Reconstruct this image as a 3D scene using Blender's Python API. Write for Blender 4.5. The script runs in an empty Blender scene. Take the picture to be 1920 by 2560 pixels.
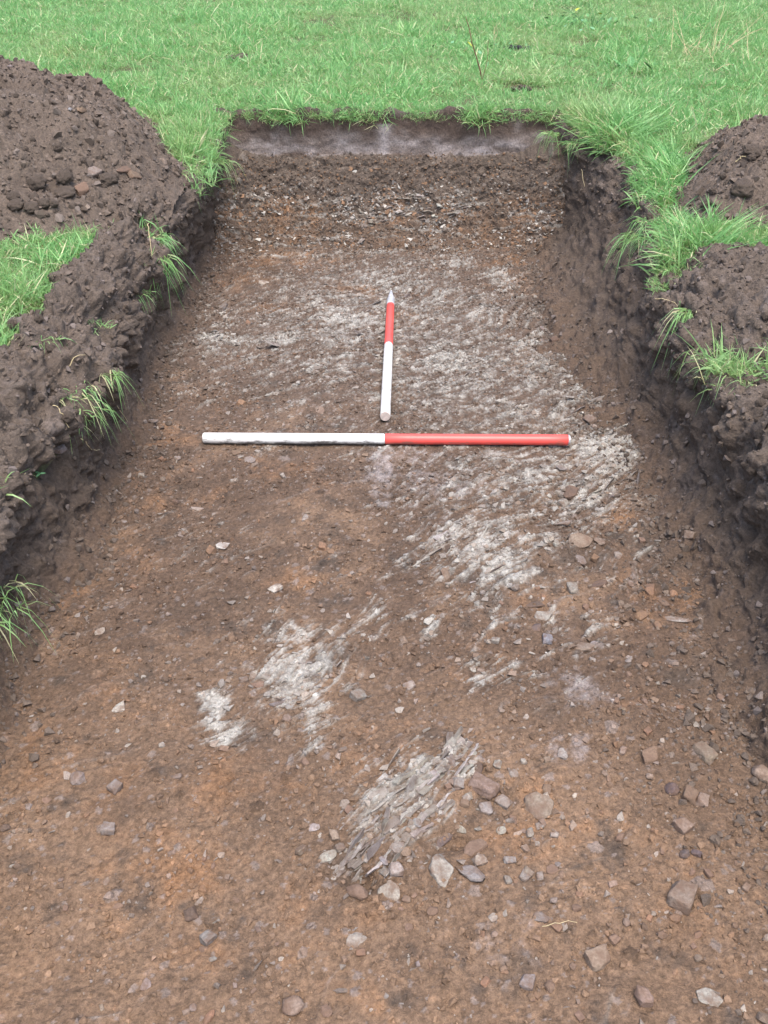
import bpy, bmesh, math, random
import numpy as np
from mathutils import Vector, Matrix, Euler

random.seed(11)
RNG = np.random.RandomState(5)
SC = bpy.context.scene
COL = SC.collection
R = math.radians

# ------------------------------------------------------------------ camera, sky, sun, exposure
CAM_H, PITCH, FOC = 1.12, R(32.47), 2200.0          # metres above the trench floor, focal length in photo pixels
cd = bpy.data.cameras.new('camera')
cam = bpy.data.objects.new('camera', cd)
COL.objects.link(cam)
cam.location = (0, 0, CAM_H)
cam.rotation_euler = (R(90) - PITCH, 0, 0)
cd.sensor_fit = 'VERTICAL'
cd.sensor_height = 24
cd.lens = 24 * FOC / 2560
cd.clip_start, cd.clip_end = 0.02, 600
SC.camera = cam

w = bpy.data.worlds.new('World')
SC.world = w
w.use_nodes = True
nt = w.node_tree
sky = nt.nodes.new('ShaderNodeTexSky')
sky.sky_type = 'NISHITA'
sky.sun_disc = False
SUN_EL, SUN_AZ = R(70), R(165)                       # azimuth from +Y, clockwise
sky.sun_elevation, sky.sun_rotation = SUN_EL, SUN_AZ
sky.air_density, sky.dust_density, sky.ozone_density = 1.0, 4.0, 1.0
bg = nt.nodes['Background']
nt.links.new(sky.outputs[0], bg.inputs[0])
bg.inputs[1].default_value = 0.15
sl = bpy.data.lights.new('sun', 'SUN')
sl.energy, sl.angle, sl.color = 0.9, R(40), (1.0, 0.95, 0.88)
sun = bpy.data.objects.new('sun', sl)
COL.objects.link(sun)
sdir = Vector((math.sin(SUN_AZ) * math.cos(SUN_EL), math.cos(SUN_AZ) * math.cos(SUN_EL), math.sin(SUN_EL)))
sun.rotation_euler = (-sdir).to_track_quat('-Z', 'Y').to_euler()
SC.view_settings.view_transform = 'Standard'
SC.view_settings.look = 'None'
SC.view_settings.gamma = 1
SC.view_settings.use_curve_mapping = False
SC.view_settings.exposure = 1.5
SC.render.engine = 'CYCLES'
SC.cycles.max_bounces = 6

# ------------------------------------------------------------------ small helpers
def ray(px, py):
    x, v = (px - 960) / FOC, (py - 1280) / FOC
    return Vector((x, math.cos(PITCH) - v * math.sin(PITCH), -math.sin(PITCH) - v * math.cos(PITCH)))

def on_plane(px, py, z=0.0):
    d = ray(px, py)
    t = (z - CAM_H) / d.z
    return d.x * t, d.y * t

def tag(o, label=None, cat=None, group=None, kind=None):
    for k, v in (('label', label), ('category', cat), ('group', group), ('kind', kind)):
        if v:
            o[k] = v
    return o

def link(name, me, parent=None):
    o = bpy.data.objects.new(name, me)
    COL.objects.link(o)
    if parent:
        o.parent = parent
    return o

def empty(name, loc):
    o = bpy.data.objects.new(name, None)
    COL.objects.link(o)
    o.location = loc
    o.empty_display_size = 0.05
    return o

def raw_mesh(name, V, F, mat, col=None, smooth=True, attrs=None):
    """V (n,3), F (m,3 or 4) int arrays"""
    V = np.ascontiguousarray(V, dtype=np.float32)
    F = np.ascontiguousarray(F, dtype=np.int32)
    k = F.shape[1]
    me = bpy.data.meshes.new(name)
    me.vertices.add(len(V))
    me.vertices.foreach_set('co', V.ravel())
    me.loops.add(F.size)
    me.loops.foreach_set('vertex_index', F.ravel())
    me.polygons.add(len(F))
    me.polygons.foreach_set('loop_start', np.arange(0, F.size, k, dtype=np.int32))
    me.polygons.foreach_set('use_smooth', np.full(len(F), smooth, dtype=bool))
    if col is not None:
        a = me.attributes.new('tint', 'FLOAT_COLOR', 'POINT')
        c = np.ones((len(V), 4), dtype=np.float32)
        c[:, :3] = col
        a.data.foreach_set('color', c.ravel())
    for nm, arr in (attrs or {}).items():
        a = me.attributes.new(nm, 'FLOAT', 'POINT')
        a.data.foreach_set('value', np.ascontiguousarray(arr, dtype=np.float32))
    me.update(calc_edges=True)
    me.validate()
    if mat:
        me.materials.append(mat)
    return me

def grid_faces(nr, nc):
    i = np.arange(nr * nc).reshape(nr, nc)
    return np.stack([i[:-1, :-1], i[:-1, 1:], i[1:, 1:], i[1:, :-1]], -1).reshape(-1, 4)

def grid_mesh(name, P, mat, col=None, flip=False):
    nr, nc = P.shape[:2]
    F = grid_faces(nr, nc)
    if flip:
        F = F[:, ::-1]
    return raw_mesh(name, P.reshape(-1, 3), F, mat, None if col is None else col.reshape(-1, 3))

def grid_normals(P):
    n = np.cross(np.gradient(P, axis=1), np.gradient(P, axis=0))
    n /= np.linalg.norm(n, axis=-1, keepdims=True) + 1e-12
    return n

# --- noise in numpy
_pr = np.random.RandomState(3)
PERM = np.concatenate([_pr.permutation(256)] * 2).astype(np.int32)
GRAD = _pr.normal(size=(256, 3)).astype(np.float32)
GRAD /= np.linalg.norm(GRAD, axis=1, keepdims=True)

def pn(x, y, z):
    x, y, z = np.broadcast_arrays(np.asarray(x, np.float32), np.asarray(y, np.float32), np.asarray(z, np.float32))
    xi, yi, zi = np.floor(x), np.floor(y), np.floor(z)
    xf, yf, zf = x - xi, y - yi, z - zi
    xi, yi, zi = xi.astype(np.int32) & 255, yi.astype(np.int32) & 255, zi.astype(np.int32) & 255
    fade = lambda t: t * t * t * (t * (t * 6 - 15) + 10)
    u, v, ww = fade(xf), fade(yf), fade(zf)
    out = 0
    for dx in (0, 1):
        hx = PERM[(xi + dx) & 255]
        wx = u if dx else 1 - u
        for dy in (0, 1):
            hy = PERM[(hx + yi + dy) & 255]
            wy = wx * (v if dy else 1 - v)
            for dz in (0, 1):
                g = GRAD[PERM[(hy + zi + dz) & 255]]
                out = out + wy * (ww if dz else 1 - ww) * (g[..., 0] * (xf - dx) + g[..., 1] * (yf - dy) + g[..., 2] * (zf - dz))
    return out * 1.6

def fbm(x, y, z=0.0, o=4, gain=0.5):
    a, s, t = 1.0, 0, 0
    for i in range(o):
        s = s + a * pn(x * 2 ** i + 17.3 * i, y * 2 ** i + 5.1 * i, z * 2 ** i + 9.7 * i)
        t += a
        a *= gain
    return s / t

def h2(ix, iy, k):
    v = np.sin(ix * 127.1 + iy * 311.7 + k * 74.7) * 43758.5453
    return v - np.floor(v)

def crumbs(x, y, cell, prob, k, rmin=0.2, rmax=0.55):
    """height of half-buried round lumps and a random tone of the lump on top"""
    cx, cy = np.floor(x / cell), np.floor(y / cell)
    H = np.zeros_like(x)
    T = np.zeros_like(x)
    for dx in (-1, 0, 1):
        for dy in (-1, 0, 1):
            ix, iy = cx + dx, cy + dy
            on = h2(ix, iy, k + 3) < prob
            r = cell * (rmin + (rmax - rmin) * h2(ix, iy, k + 2) ** 2)
            px, py = (ix + 0.15 + 0.7 * h2(ix, iy, k)) * cell, (iy + 0.15 + 0.7 * h2(ix, iy, k + 1)) * cell
            th = h2(ix, iy, k + 5) * 6.283
            qx, qy = x - px, y - py
            d = np.zeros_like(x)
            for j in range(5):                     # five random faces make an angular lump
                a = th + j * 1.2566 + 0.7 * h2(ix, iy, k + 11 + j)
                d = np.maximum(d, (qx * np.cos(a) + qy * np.sin(a)) * (0.8 + 0.7 * h2(ix, iy, k + 21 + j)))
            tilt = (qx * np.cos(th) + qy * np.sin(th)) * (h2(ix, iy, k + 9) - 0.3) * 0.9
            h = np.where(on & (d < r), np.minimum((r - d) * 1.3, 0.55 * r + tilt), 0)
            up = h > H
            H = np.where(up, h, H)
            T = np.where(up, h2(ix, iy, k + 7) - 0.5, T)
    return np.maximum(H, 0), T

def sstep(a, b, x):
    t = np.clip((x - a) / (b - a), 0, 1)
    return t * t * (3 - 2 * t)

def mixc(a, b, t):
    return a + (np.asarray(b) - a) * np.clip(t, 0, 1)[..., None]

# ------------------------------------------------------------------ materials
def material(name):
    m = bpy.data.materials.new(name)
    m.use_nodes = True
    n = m.node_tree.nodes
    return m, n, m.node_tree.links, n['Principled BSDF']

def N(n, t, **kw):
    x = n.new(t)
    for k, v in kw.items():
        setattr(x, k, v)
    return x

def noise_node(n, l, scale, detail=4, rough=0.6, vec=None):
    x = N(n, 'ShaderNodeTexNoise')
    x.inputs['Scale'].default_value = scale
    x.inputs['Detail'].default_value = detail
    x.inputs['Roughness'].default_value = rough
    if vec:
        l.new(vec, x.inputs['Vector'])
    return x

def map_range(n, l, src, a, b, c, d):
    x = N(n, 'ShaderNodeMapRange')
    for i, v in zip((1, 2, 3, 4), (a, b, c, d)):
        x.inputs[i].default_value = v
    l.new(src, x.inputs[0])
    return x.outputs[0]

def mul_col(n, l, c, f):
    x = N(n, 'ShaderNodeVectorMath', operation='SCALE')
    l.new(c, x.inputs[0])
    l.new(f, x.inputs['Scale'])
    return x.outputs[0]

def mix_col(n, l, f, a, b):
    x = N(n, 'ShaderNodeMix', data_type='RGBA')
    for s, v in ((x.inputs[0], f), (x.inputs[6], a), (x.inputs[7], b)):
        if isinstance(v, (int, float)):
            s.default_value = v
        elif isinstance(v, tuple):
            s.default_value = (*v, 1)
        else:
            l.new(v, s)
    return x.outputs[2]

def soil_material(name, bump=0.5, lo=0.62, hi=1.38):
    m, n, l, b = material(name)
    tc = N(n, 'ShaderNodeTexCoord').outputs['Object']
    at = N(n, 'ShaderNodeAttribute', attribute_name='tint')
    n1 = noise_node(n, l, 140, 5, 0.7, tc)
    n2 = noise_node(n, l, 420, 3, 0.6, tc)
    f = map_range(n, l, n1.outputs[0], 0.3, 0.7, lo, hi)
    c = mul_col(n, l, at.outputs['Color'], f)
    f2 = map_range(n, l, n2.outputs[0], 0.3, 0.7, 0.8, 1.2)
    l.new(mul_col(n, l, c, f2), b.inputs['Base Color'])
    b.inputs['Roughness'].default_value = 0.9
    b.inputs['Specular IOR Level'].default_value = 0.25
    add = N(n, 'ShaderNodeMath', operation='MULTIPLY_ADD')
    l.new(n2.outputs[0], add.inputs[0])
    add.inputs[1].default_value = 0.4
    l.new(n1.outputs[0], add.inputs[2])
    n3 = noise_node(n, l, 55, 3, 0.6, tc)
    add2 = N(n, 'ShaderNodeMath', operation='MULTIPLY_ADD')
    l.new(n3.outputs[0], add2.inputs[0])
    add2.inputs[1].default_value = 0.8
    l.new(add.outputs[0], add2.inputs[2])
    add = add2
    bp = N(n, 'ShaderNodeBump')
    bp.inputs['Strength'].default_value = bump
    bp.inputs['Distance'].default_value = 0.011
    l.new(add.outputs[0], bp.inputs['Height'])
    l.new(bp.outputs[0], b.inputs['Normal'])
    return m

M_SOIL = soil_material('soil', 0.7)
M_SUBSOIL = soil_material('subsoil', 0.6)

def stone_material():
    m, n, l, b = material('stone')
    tc = N(n, 'ShaderNodeTexCoord').outputs['Object']
    oi = N(n, 'ShaderNodeObjectInfo')
    geo = N(n, 'ShaderNodeNewGeometry').outputs['Position']
    n1 = noise_node(n, l, 60, 5, 0.65, geo)
    n2 = noise_node(n, l, 260, 3, 0.6, geo)
    f = map_range(n, l, n2.outputs[0], 0.3, 0.7, 0.7, 1.3)
    c = mul_col(n, l, oi.outputs['Color'], f)
    d = map_range(n, l, n1.outputs[0], 0.36, 0.62, 0.0, 0.85)
    l.new(mix_col(n, l, d, c, (0.130, 0.083, 0.058)), b.inputs['Base Color'])
    b.inputs['Roughness'].default_value = 0.85
    b.inputs['Specular IOR Level'].default_value = 0.3
    bp = N(n, 'ShaderNodeBump')
    bp.inputs['Strength'].default_value = 0.5
    bp.inputs['Distance'].default_value = 0.004
    l.new(n2.outputs[0], bp.inputs['Height'])
    l.new(bp.outputs[0], b.inputs['Normal'])
    return m
M_STONE = stone_material()

def shale_material():
    m, n, l, b = material('shale')
    oi = N(n, 'ShaderNodeObjectInfo')
    tc = N(n, 'ShaderNodeTexCoord').outputs['Object']
    geo = N(n, 'ShaderNodeNewGeometry').outputs['Position']
    mp = N(n, 'ShaderNodeMapping')
    mp.inputs['Scale'].default_value = (1.5, 14, 14)
    l.new(tc, mp.inputs['Vector'])
    n1 = noise_node(n, l, 2.2, 5, 0.65, mp.outputs[0])
    n2 = noise_node(n, l, 45, 4, 0.6, geo)
    f = map_range(n, l, n1.outputs[0], 0.3, 0.7, 0.6, 1.3)
    c = mul_col(n, l, oi.outputs['Color'], f)
    d = map_range(n, l, n2.outputs[0], 0.40, 0.64, 0.0, 0.8)
    l.new(mix_col(n, l, d, c, (0.118, 0.082, 0.062)), b.inputs['Base Color'])
    b.inputs['Roughness'].default_value = 0.8
    b.inputs['Specular IOR Level'].default_value = 0.3
    bp = N(n, 'ShaderNodeBump')
    bp.inputs['Strength'].default_value = 0.5
    bp.inputs['Distance'].default_value = 0.004
    l.new(n1.outputs[0], bp.inputs['Height'])
    l.new(bp.outputs[0], b.inputs['Normal'])
    return m
M_SHALE = shale_material()

def grass_material():
    m, n, l, b = material('grass_blade')
    tb = N(n, 'ShaderNodeAttribute', attribute_name='blade')
    al = N(n, 'ShaderNodeAttribute', attribute_name='along')
    geo = N(n, 'ShaderNodeNewGeometry').outputs['Position']
    n1 = noise_node(n, l, 1.7, 4, 0.6, geo)
    n2 = noise_node(n, l, 9, 3, 0.6, geo)
    g = mix_col(n, l, tb.outputs['Fac'], (0.12, 0.32, 0.095), (0.33, 0.60, 0.22))
    y = map_range(n, l, n2.outputs[0], 0.48, 0.75, 0.0, 0.6)
    g = mix_col(n, l, y, g, (0.30, 0.47, 0.15))
    y1 = map_range(n, l, n1.outputs[0], 0.47, 0.70, 0.0, 0.5)
    g = mix_col(n, l, y1, g, (0.38, 0.45, 0.20))
    dead = map_range(n, l, tb.outputs['Fac'], 0.87, 0.875, 0.0, 0.85)
    g = mix_col(n, l, dead, g, (0.62, 0.56, 0.34))
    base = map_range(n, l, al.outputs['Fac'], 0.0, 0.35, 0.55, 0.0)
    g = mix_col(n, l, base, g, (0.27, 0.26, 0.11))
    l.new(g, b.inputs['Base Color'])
    b.inputs['Roughness'].default_value = 0.34
    b.inputs['Specular IOR Level'].default_value = 0.6
    tr = N(n, 'ShaderNodeBsdfTranslucent')
    l.new(g, tr.inputs['Color'])
    mx = N(n, 'ShaderNodeMixShader')
    mx.inputs[0].default_value = 0.38
    l.new(b.outputs[0], mx.inputs[1])
    l.new(tr.outputs[0], mx.inputs[2])
    l.new(mx.outputs[0], n['Material Output'].inputs[0])
    return m
M_GRASS = grass_material()

def plain(name, c, rough=0.7, var=0.25, scale=40, spec=0.3, metal=0.0):
    m, n, l, b = material(name)
    tc = N(n, 'ShaderNodeTexCoord').outputs['Object']
    n1 = noise_node(n, l, scale, 4, 0.6, tc)
    f = map_range(n, l, n1.outputs[0], 0.3, 0.7, 1 - var, 1 + var)
    rgb = N(n, 'ShaderNodeRGB')
    rgb.outputs[0].default_value = (*c, 1)
    l.new(mul_col(n, l, rgb.outputs[0], f), b.inputs['Base Color'])
    b.inputs['Roughness'].default_value = rough
    b.inputs['Specular IOR Level'].default_value = spec
    b.inputs['Metallic'].default_value = metal
    return m

def paint(name, c, scuff, lo=0.57, hi=0.70):
    """gloss paint, scuffed and dirtied"""
    m, n, l, b = material(name)
    geo = N(n, 'ShaderNodeTexCoord').outputs['Object']
    mp = N(n, 'ShaderNodeMapping')
    mp.inputs['Scale'].default_value = (0.35, 1, 1)
    l.new(geo, mp.inputs['Vector'])
    n1 = noise_node(n, l, 55, 6, 0.7, mp.outputs[0])
    n2 = noise_node(n, l, 12, 4, 0.6, geo)
    f = map_range(n, l, n2.outputs[0], 0.3, 0.7, 0.9, 1.06)
    rgb = N(n, 'ShaderNodeRGB')
    rgb.outputs[0].default_value = (*c, 1)
    c1 = mul_col(n, l, rgb.outputs[0], f)
    sep = N(n, 'ShaderNodeSeparateXYZ')
    l.new(geo, sep.inputs[0])
    low = map_range(n, l, sep.outputs[2], -0.014, 0.006, 0.22, 0.0)   # the side that lies on the ground is rubbed
    sm = N(n, 'ShaderNodeMath', operation='ADD')
    l.new(n1.outputs[0], sm.inputs[0])
    l.new(low, sm.inputs[1])
    d = map_range(n, l, sm.outputs[0], lo, hi, 0.0, 0.85)
    l.new(mix_col(n, l, d, c1, scuff), b.inputs['Base Color'])
    b.inputs['Roughness'].default_value = 0.38
    return m
M_WHITE = paint('white_paint', (0.70, 0.70, 0.675), (0.085, 0.075, 0.068))
M_RED = paint('red_paint', (0.68, 0.085, 0.070), (0.26, 0.11, 0.085), 0.60, 0.74)
M_STEEL = plain('galvanised_steel', (0.50, 0.51, 0.53), 0.45, 0.25, 60, 0.5, 0.35)
M_WOOD = plain('end_grain', (0.50, 0.42, 0.37), 0.8, 0.2, 90)
M_STRAW = plain('dry_stalk', (0.46, 0.38, 0.22), 0.7, 0.25, 30)
M_TWIG = plain('bramble_stem', (0.14, 0.055, 0.04), 0.6, 0.3, 30)
M_LEAF = plain('leaf', (0.10, 0.24, 0.085), 0.5, 0.35, 25)
M_LEAFPALE = plain('leaf_pale', (0.12, 0.27, 0.13), 0.5, 0.25, 25)
M_LEAFYEL = plain('leaf_yellow', (0.36, 0.38, 0.04), 0.5, 0.2, 25)
M_DUNG = plain('dark_muck', (0.025, 0.024, 0.026), 0.75, 0.35, 40)

# ------------------------------------------------------------------ lie of the land
def pts(lst, z=0.0):
    a = np.array([on_plane(x, y, z) for x, y in lst])
    a = a[np.argsort(a[:, 1])]
    return a[:, 0], a[:, 1]

fx, fy = pts([(544, 602), (486, 694), (440, 810), (393, 914), (336, 1041), (266, 1180), (174, 1388), (58, 1550), (0, 1655)])
XFL = lambda y: -np.interp(y, fy, fx)
gx, gy = pts([(1380, 610), (1423, 764), (1493, 880), (1574, 1018), (1643, 1111), (1675, 1227), (1725, 1331), (1805, 1481), (1851, 1562), (1898, 1713), (1920, 1805)])
XFR = lambda y: np.interp(y, gy, gx)

def tab(ys, vs):
    ys, vs = np.array(ys, float), np.array(vs, float)
    def f(y):
        y = np.asarray(y, float)
        return sum(np.interp(y + d, ys, vs) for d in (-0.12, -0.06, 0, 0.06, 0.12)) / 5
    return f
XRL = tab([-1, 0.5, 1.5, 1.9, 2.2, 2.8, 3.4, 3.8, 4.3], [.72, .72, .70, .66, .69, .73, .70, .69, .71])
ZRL = tab([-1, 0.5, 1.5, 2.2, 2.8, 3.4, 3.8, 4.05, 4.3], [.25, .26, .27, .29, .31, .38, .44, .48, .515])
XRR = tab([-1, 0.5, 1.3, 1.6, 1.85, 2.14, 2.5, 2.78, 3.1, 3.65, 3.9, 4.1, 4.3], [.74, .74, .76, .77, .79, .75, .80, .85, .91, .95, .89, .79, .755])
ZRR = tab([-1, 0.5, 1.5, 2.2, 2.8, 3.1, 3.65, 3.95, 4.3], [.25, .26, .27, .28, .31, .34, .40, .455, .515])

def slope(y):
    """the field climbs away from the camera and levels off far behind"""
    y = np.asarray(y, float)
    yy = np.where(y < 10, y, 10 + 8 * (1 - np.exp(-(y - 10) / 8)))
    yy = np.where(yy < -6, -6 + 0.0 * yy, yy)
    return 0.207 + 0.07 * yy

def ground_z(x, y):
    x, y = np.asarray(x, float), np.asarray(y, float)
    z = slope(y) + 0.035 * fbm(x * 0.7, y * 0.7, 3.3, 3) + 0.012 * fbm(x * 4, y * 4, 7.7, 3)
    yc = np.minimum(y, 4.25)
    zr = np.where(x < 0, ZRL(yc), ZRR(yc))
    xr = np.where(x < 0, XRL(yc), XRR(yc))
    d = np.hypot(np.maximum(np.abs(x) - xr, 0), np.maximum(y - 4.25, 0))
    k = np.exp(-(d / 0.16) ** 1.5)
    return z * (1 - k) + zr * k

# ------------------------------------------------------------------ colours of the earth
DARK = np.array((0.073, 0.0565, 0.0445))
BROWN = np.array((0.110, 0.073, 0.050))
ORANGE = np.array((0.205, 0.112, 0.058))
SAND = np.array((0.178, 0.116, 0.074))
GREY = np.array((0.150, 0.124, 0.110))
PALE = np.array((0.355, 0.34, 0.305))
LILAC = np.array((0.30, 0.268, 0.26))

STRIKE = R(40)
def strike_coords(x, y):
    return x * math.cos(STRIKE) + y * math.sin(STRIKE), -x * math.sin(STRIKE) + y * math.cos(STRIKE)

def blobs(x, y, lst, rot=True, p=2.0):
    """patches given as photo pixel centre, half sizes in pixels and strength"""
    out = np.zeros_like(x)
    for cx, cy, rx, ry, s in lst:
        X, Y = on_plane(cx, cy)
        X2, _ = on_plane(cx + rx, cy)
        _, Y2 = on_plane(cx, cy - ry)
        a, b = abs(X2 - X) * 1.2, abs(Y2 - Y) * 1.2
        d = ((x - X) / a) ** 2 + ((y - Y) / b) ** 2
        out = np.maximum(out, s * np.exp(-d ** (p / 2) * 0.9))
    return out

SHALE_AT = [(1480, 985, 120, 55, .7), (1500, 1130, 120, 55, 1.0), (1420, 1200, 120, 50, .75), (1590, 1080, 40, 90, .7), (1480, 1225, 90, 60, .75),
            (1400, 1280, 90, 40, .6),
            (1180, 1350, 110, 60, .9), (1250, 1415, 85, 50, .95), (1230, 1330, 120, 40, .75), (1120, 1420, 50, 40, .6), (1080, 1570, 35, 28, .8), (1240, 1680, 75, 50, .7),
            (1225, 1545, 20, 40, .6), (1370, 1530, 50, 40, .6), (1500, 1575, 40, 40, .5),
            (740, 1580, 110, 32, .7), (800, 1640, 60, 40, .8), (740, 1690, 80, 60, .95), (790, 1790, 55, 62, .95), (850, 1700, 40, 35, .7),
            (540, 1780, 42, 60, 1.15), (560, 1850, 40, 35, 1.0), (620, 1820, 40, 40, .5), (930, 1530, 30, 40, .6),
            (1000, 2020, 110, 80, .95), (930, 2090, 70, 50, .75), (1080, 1930, 80, 50, .85), (1140, 1880, 50, 30, .7),
            (560, 850, 85, 16, .95), (680, 850, 90, 20, .9), (860, 800, 120, 36, .85), (940, 700, 70, 36, .75), (790, 755, 90, 30, .65), (1130, 655, 60, 20, .8), (1250, 695, 42, 30, .75),
            (1110, 900, 90, 46, .85), (1150, 885, 55, 20, .9), (990, 930, 60, 40, .6), (925, 985, 50, 9, .8), (1350, 860, 70, 28, .75), (1010, 770, 60, 36, .65),
            (860, 900, 60, 30, .6), (1240, 960, 70, 25, .45), (1060, 1010, 70, 20, .4), (720, 640, 160, 8, .6), (960, 632, 130, 8, .6), (1180, 780, 60, 25, .5),
            (1150, 1180, 120, 40, .5), (1330, 1180, 70, 40, .6), (1000, 1130, 60, 20, .4), (230, 1320, 30, 22, .5), (620, 1200, 50, 10, .5), (1530, 1040, 60, 25, .6)]
ORANGE_AT = [(700, 650, 140, 24, .6), (1320, 660, 100, 40, .7), (1330, 700, 110, 40, .5), (600, 700, 80, 30, .6), (900, 720, 70, 22, .6), (680, 770, 70, 22, .55), (1010, 800, 60, 24, .5),
             (560, 1000, 120, 40, .4), (420, 1100, 110, 40, .45), (700, 1180, 160, 50, .45), (430, 1240, 130, 50, .4), (150, 1470, 80, 50, .7), (320, 1400, 130, 70, .35), (760, 1450, 90, 50, .5),
             (1540, 1290, 60, 36, .7), (1580, 1400, 90, 60, .45), (1640, 1500, 110, 60, .55), (1320, 1500, 70, 40, .55), (1180, 1650, 100, 60, .4),
             (300, 1750, 200, 110, .35), (120, 1880, 120, 90, .5), (600, 1960, 180, 120, .55), (420, 2180, 180, 120, .65), (300, 1980, 120, 90, .5), (830, 2260, 150, 100, .5), (560, 2380, 180, 90, .5),
             (1350, 1990, 110, 70, .5), (1280, 2090, 120, 80, .6), (1480, 2080, 150, 110, .45), (1000, 1860, 160, 60, .45), (900, 1900, 100, 50, .5), (1700, 2260, 150, 130, .4), (1400, 2400, 150, 100, .35),
             (950, 2480, 150, 80, .5), (1800, 2480, 150, 90, .4), (1250, 2540, 150, 50, .4), (80, 2420, 120, 120, .3), (1560, 1780, 120, 60, .3)]
DARK_AT = [(1000, 860, 160, 20, .4), (650, 980, 160, 40, .4), (750, 930, 120, 40, .35), (1330, 1430, 130, 50, .5), (1440, 1390, 90, 40, .6), (1230, 1490, 60, 40, .6), (1640, 1370, 80, 50, .75), (1420, 1230, 40, 40, .6),
           (560, 1380, 130, 40, .4), (500, 1520, 200, 60, .35), (640, 1840, 130, 50, .5), (800, 1860, 80, 40, .4), (700, 1750, 90, 50, .3), (1080, 1250, 130, 20, .3), (760, 1130, 160, 20, .3),
           (880, 2180, 90, 60, .5), (1010, 2150, 70, 50, .5), (850, 2240, 90, 40, .4), (1310, 2420, 90, 60, .5), (1200, 2420, 120, 70, .35), (1650, 2350, 120, 70, .3), (330, 2030, 100, 60, .35), (300, 1870, 160, 60, .3),
           (1400, 1800, 130, 50, .3), (1120, 1790, 100, 40, .3), (1720, 1680, 120, 60, .45), (1780, 1800, 90, 70, .4), (480, 2330, 80, 50, .3), (1000, 2380, 160, 70, .3), (150, 2330, 120, 90, .25)]
LILAC_AT = [(955, 1170, 42, 55, .75), (960, 1240, 40, 35, .5), (1090, 1210, 150, 40, .5), (1000, 1220, 90, 60, .4), (1440, 1720, 70, 50, .55), (1430, 1880, 60, 40, .55), (1020, 1140, 70, 22, .5), (1280, 2360, 100, 90, .3),
            (1100, 1300, 60, 30, .35), (560, 1720, 60, 30, .3)]

SHALE_WIDE = [(960, 790, 460, 160, .68), (1250, 950, 360, 160, .70), (1330, 1150, 330, 180, .68), (1200, 1400, 250, 180, .46), (760, 1650, 230, 160, .46), (1000, 2000, 170, 140, .36),
              (620, 850, 230, 60, .52), (1000, 640, 440, 36, .42), (480, 1350, 300, 160, .27), (1400, 1700, 240, 120, .3)]

def floor_masks(x, y):
    wx, wy = x + 0.03 * fbm(x * 9, y * 9, 1.0, 3), y + 0.03 * fbm(x * 9, y * 9, 6.0, 3)
    bend = 0.22 * fbm(x * 1.5, y * 1.5, 44.0, 2) + .05 * fbm(x * 6, y * 6, 47.0, 2)
    a, b = strike_coords(x, y + bend)
    streak = fbm(a * 5, b * 46, 2.0, 4, 0.62)
    streak2 = fbm(a * 11, b * 120, 4.0, 3, 0.65)
    fine = fbm(x * 40, y * 40, 0.4, 4, 0.65)
    sh = np.maximum(blobs(wx, wy, SHALE_AT), blobs(wx, wy, SHALE_WIDE))
    sh = sstep(0.42, 1.0, sh + (0.80 * streak + 0.55 * fine + 0.75 * streak2) * sstep(0.03, 0.3, sh) + 0.02)
    return wx, wy, streak, streak2, fine, sh

def floor_shape(x, y, detail=True):
    wx, wy, streak, streak2, fine, sh = floor_masks(x, y)
    z = 0.016 * fbm(x * 2.3, y * 2.3, 0.0, 3) + 0.010 * fbm(x * 9, y * 9, 2.2, 4)
    z += sh * (0.008 * np.abs(streak) + 0.008 * streak2) + 0.005 * streak
    rg = blobs(wx, wy, [(930, 2090, 70, 60, .8), (990, 2030, 90, 70, 1), (1060, 1950, 80, 60, .9), (1130, 1890, 50, 40, .7)])
    z += rg * (0.020 + 0.020 * np.abs(fbm(strike_coords(wx, wy)[0] * 6, strike_coords(wx, wy)[1] * 70, 3.0, 3)))
    z -= 0.03 * blobs(wx, wy, [(900, 2185, 36, 22, 1), (1130, 2110, 40, 20, .8), (1420, 1245, 30, 14, .6), (1480, 1405, 22, 12, .7)])
    lump = np.clip(0.40 + 1.0 * fbm(x * 5, y * 5, 8.0, 3), 0, 1)
    c1, t1 = crumbs(x + 0.004 * fine, y + 0.004 * fine, 0.034, 0.30, 10, .14, .42)
    c2, t2 = crumbs(x + 0.003 * fine, y, 0.015, 0.6, 30, .18, .5)
    c3, t3 = crumbs(x, y + 0.001 * fine, 0.0075, 0.7, 50, .2, .52)
    z += lump * (0.85 * c1 + 0.9 * c2 + 0.9 * c3)
    z += 0.0035 * fbm(x * 70, y * 70, 5.0, 3)
    # ground trodden flat under the two rods
    r1 = np.where(np.abs(x - 0.007) < 0.54, np.abs(y - 2.055), 9)
    r2 = np.where((y > 2.1) & (y < 3.35), np.abs(x), 9)
    k = np.exp(-(np.minimum(r1, r2) / 0.035) ** 2)
    z = z * (1 - k) + k * np.minimum(z, 0.0) * 0.4
    return z, (sh, streak, fine, (c1, t1), (c2, t2), (c3, t3), wx, wy)

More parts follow.
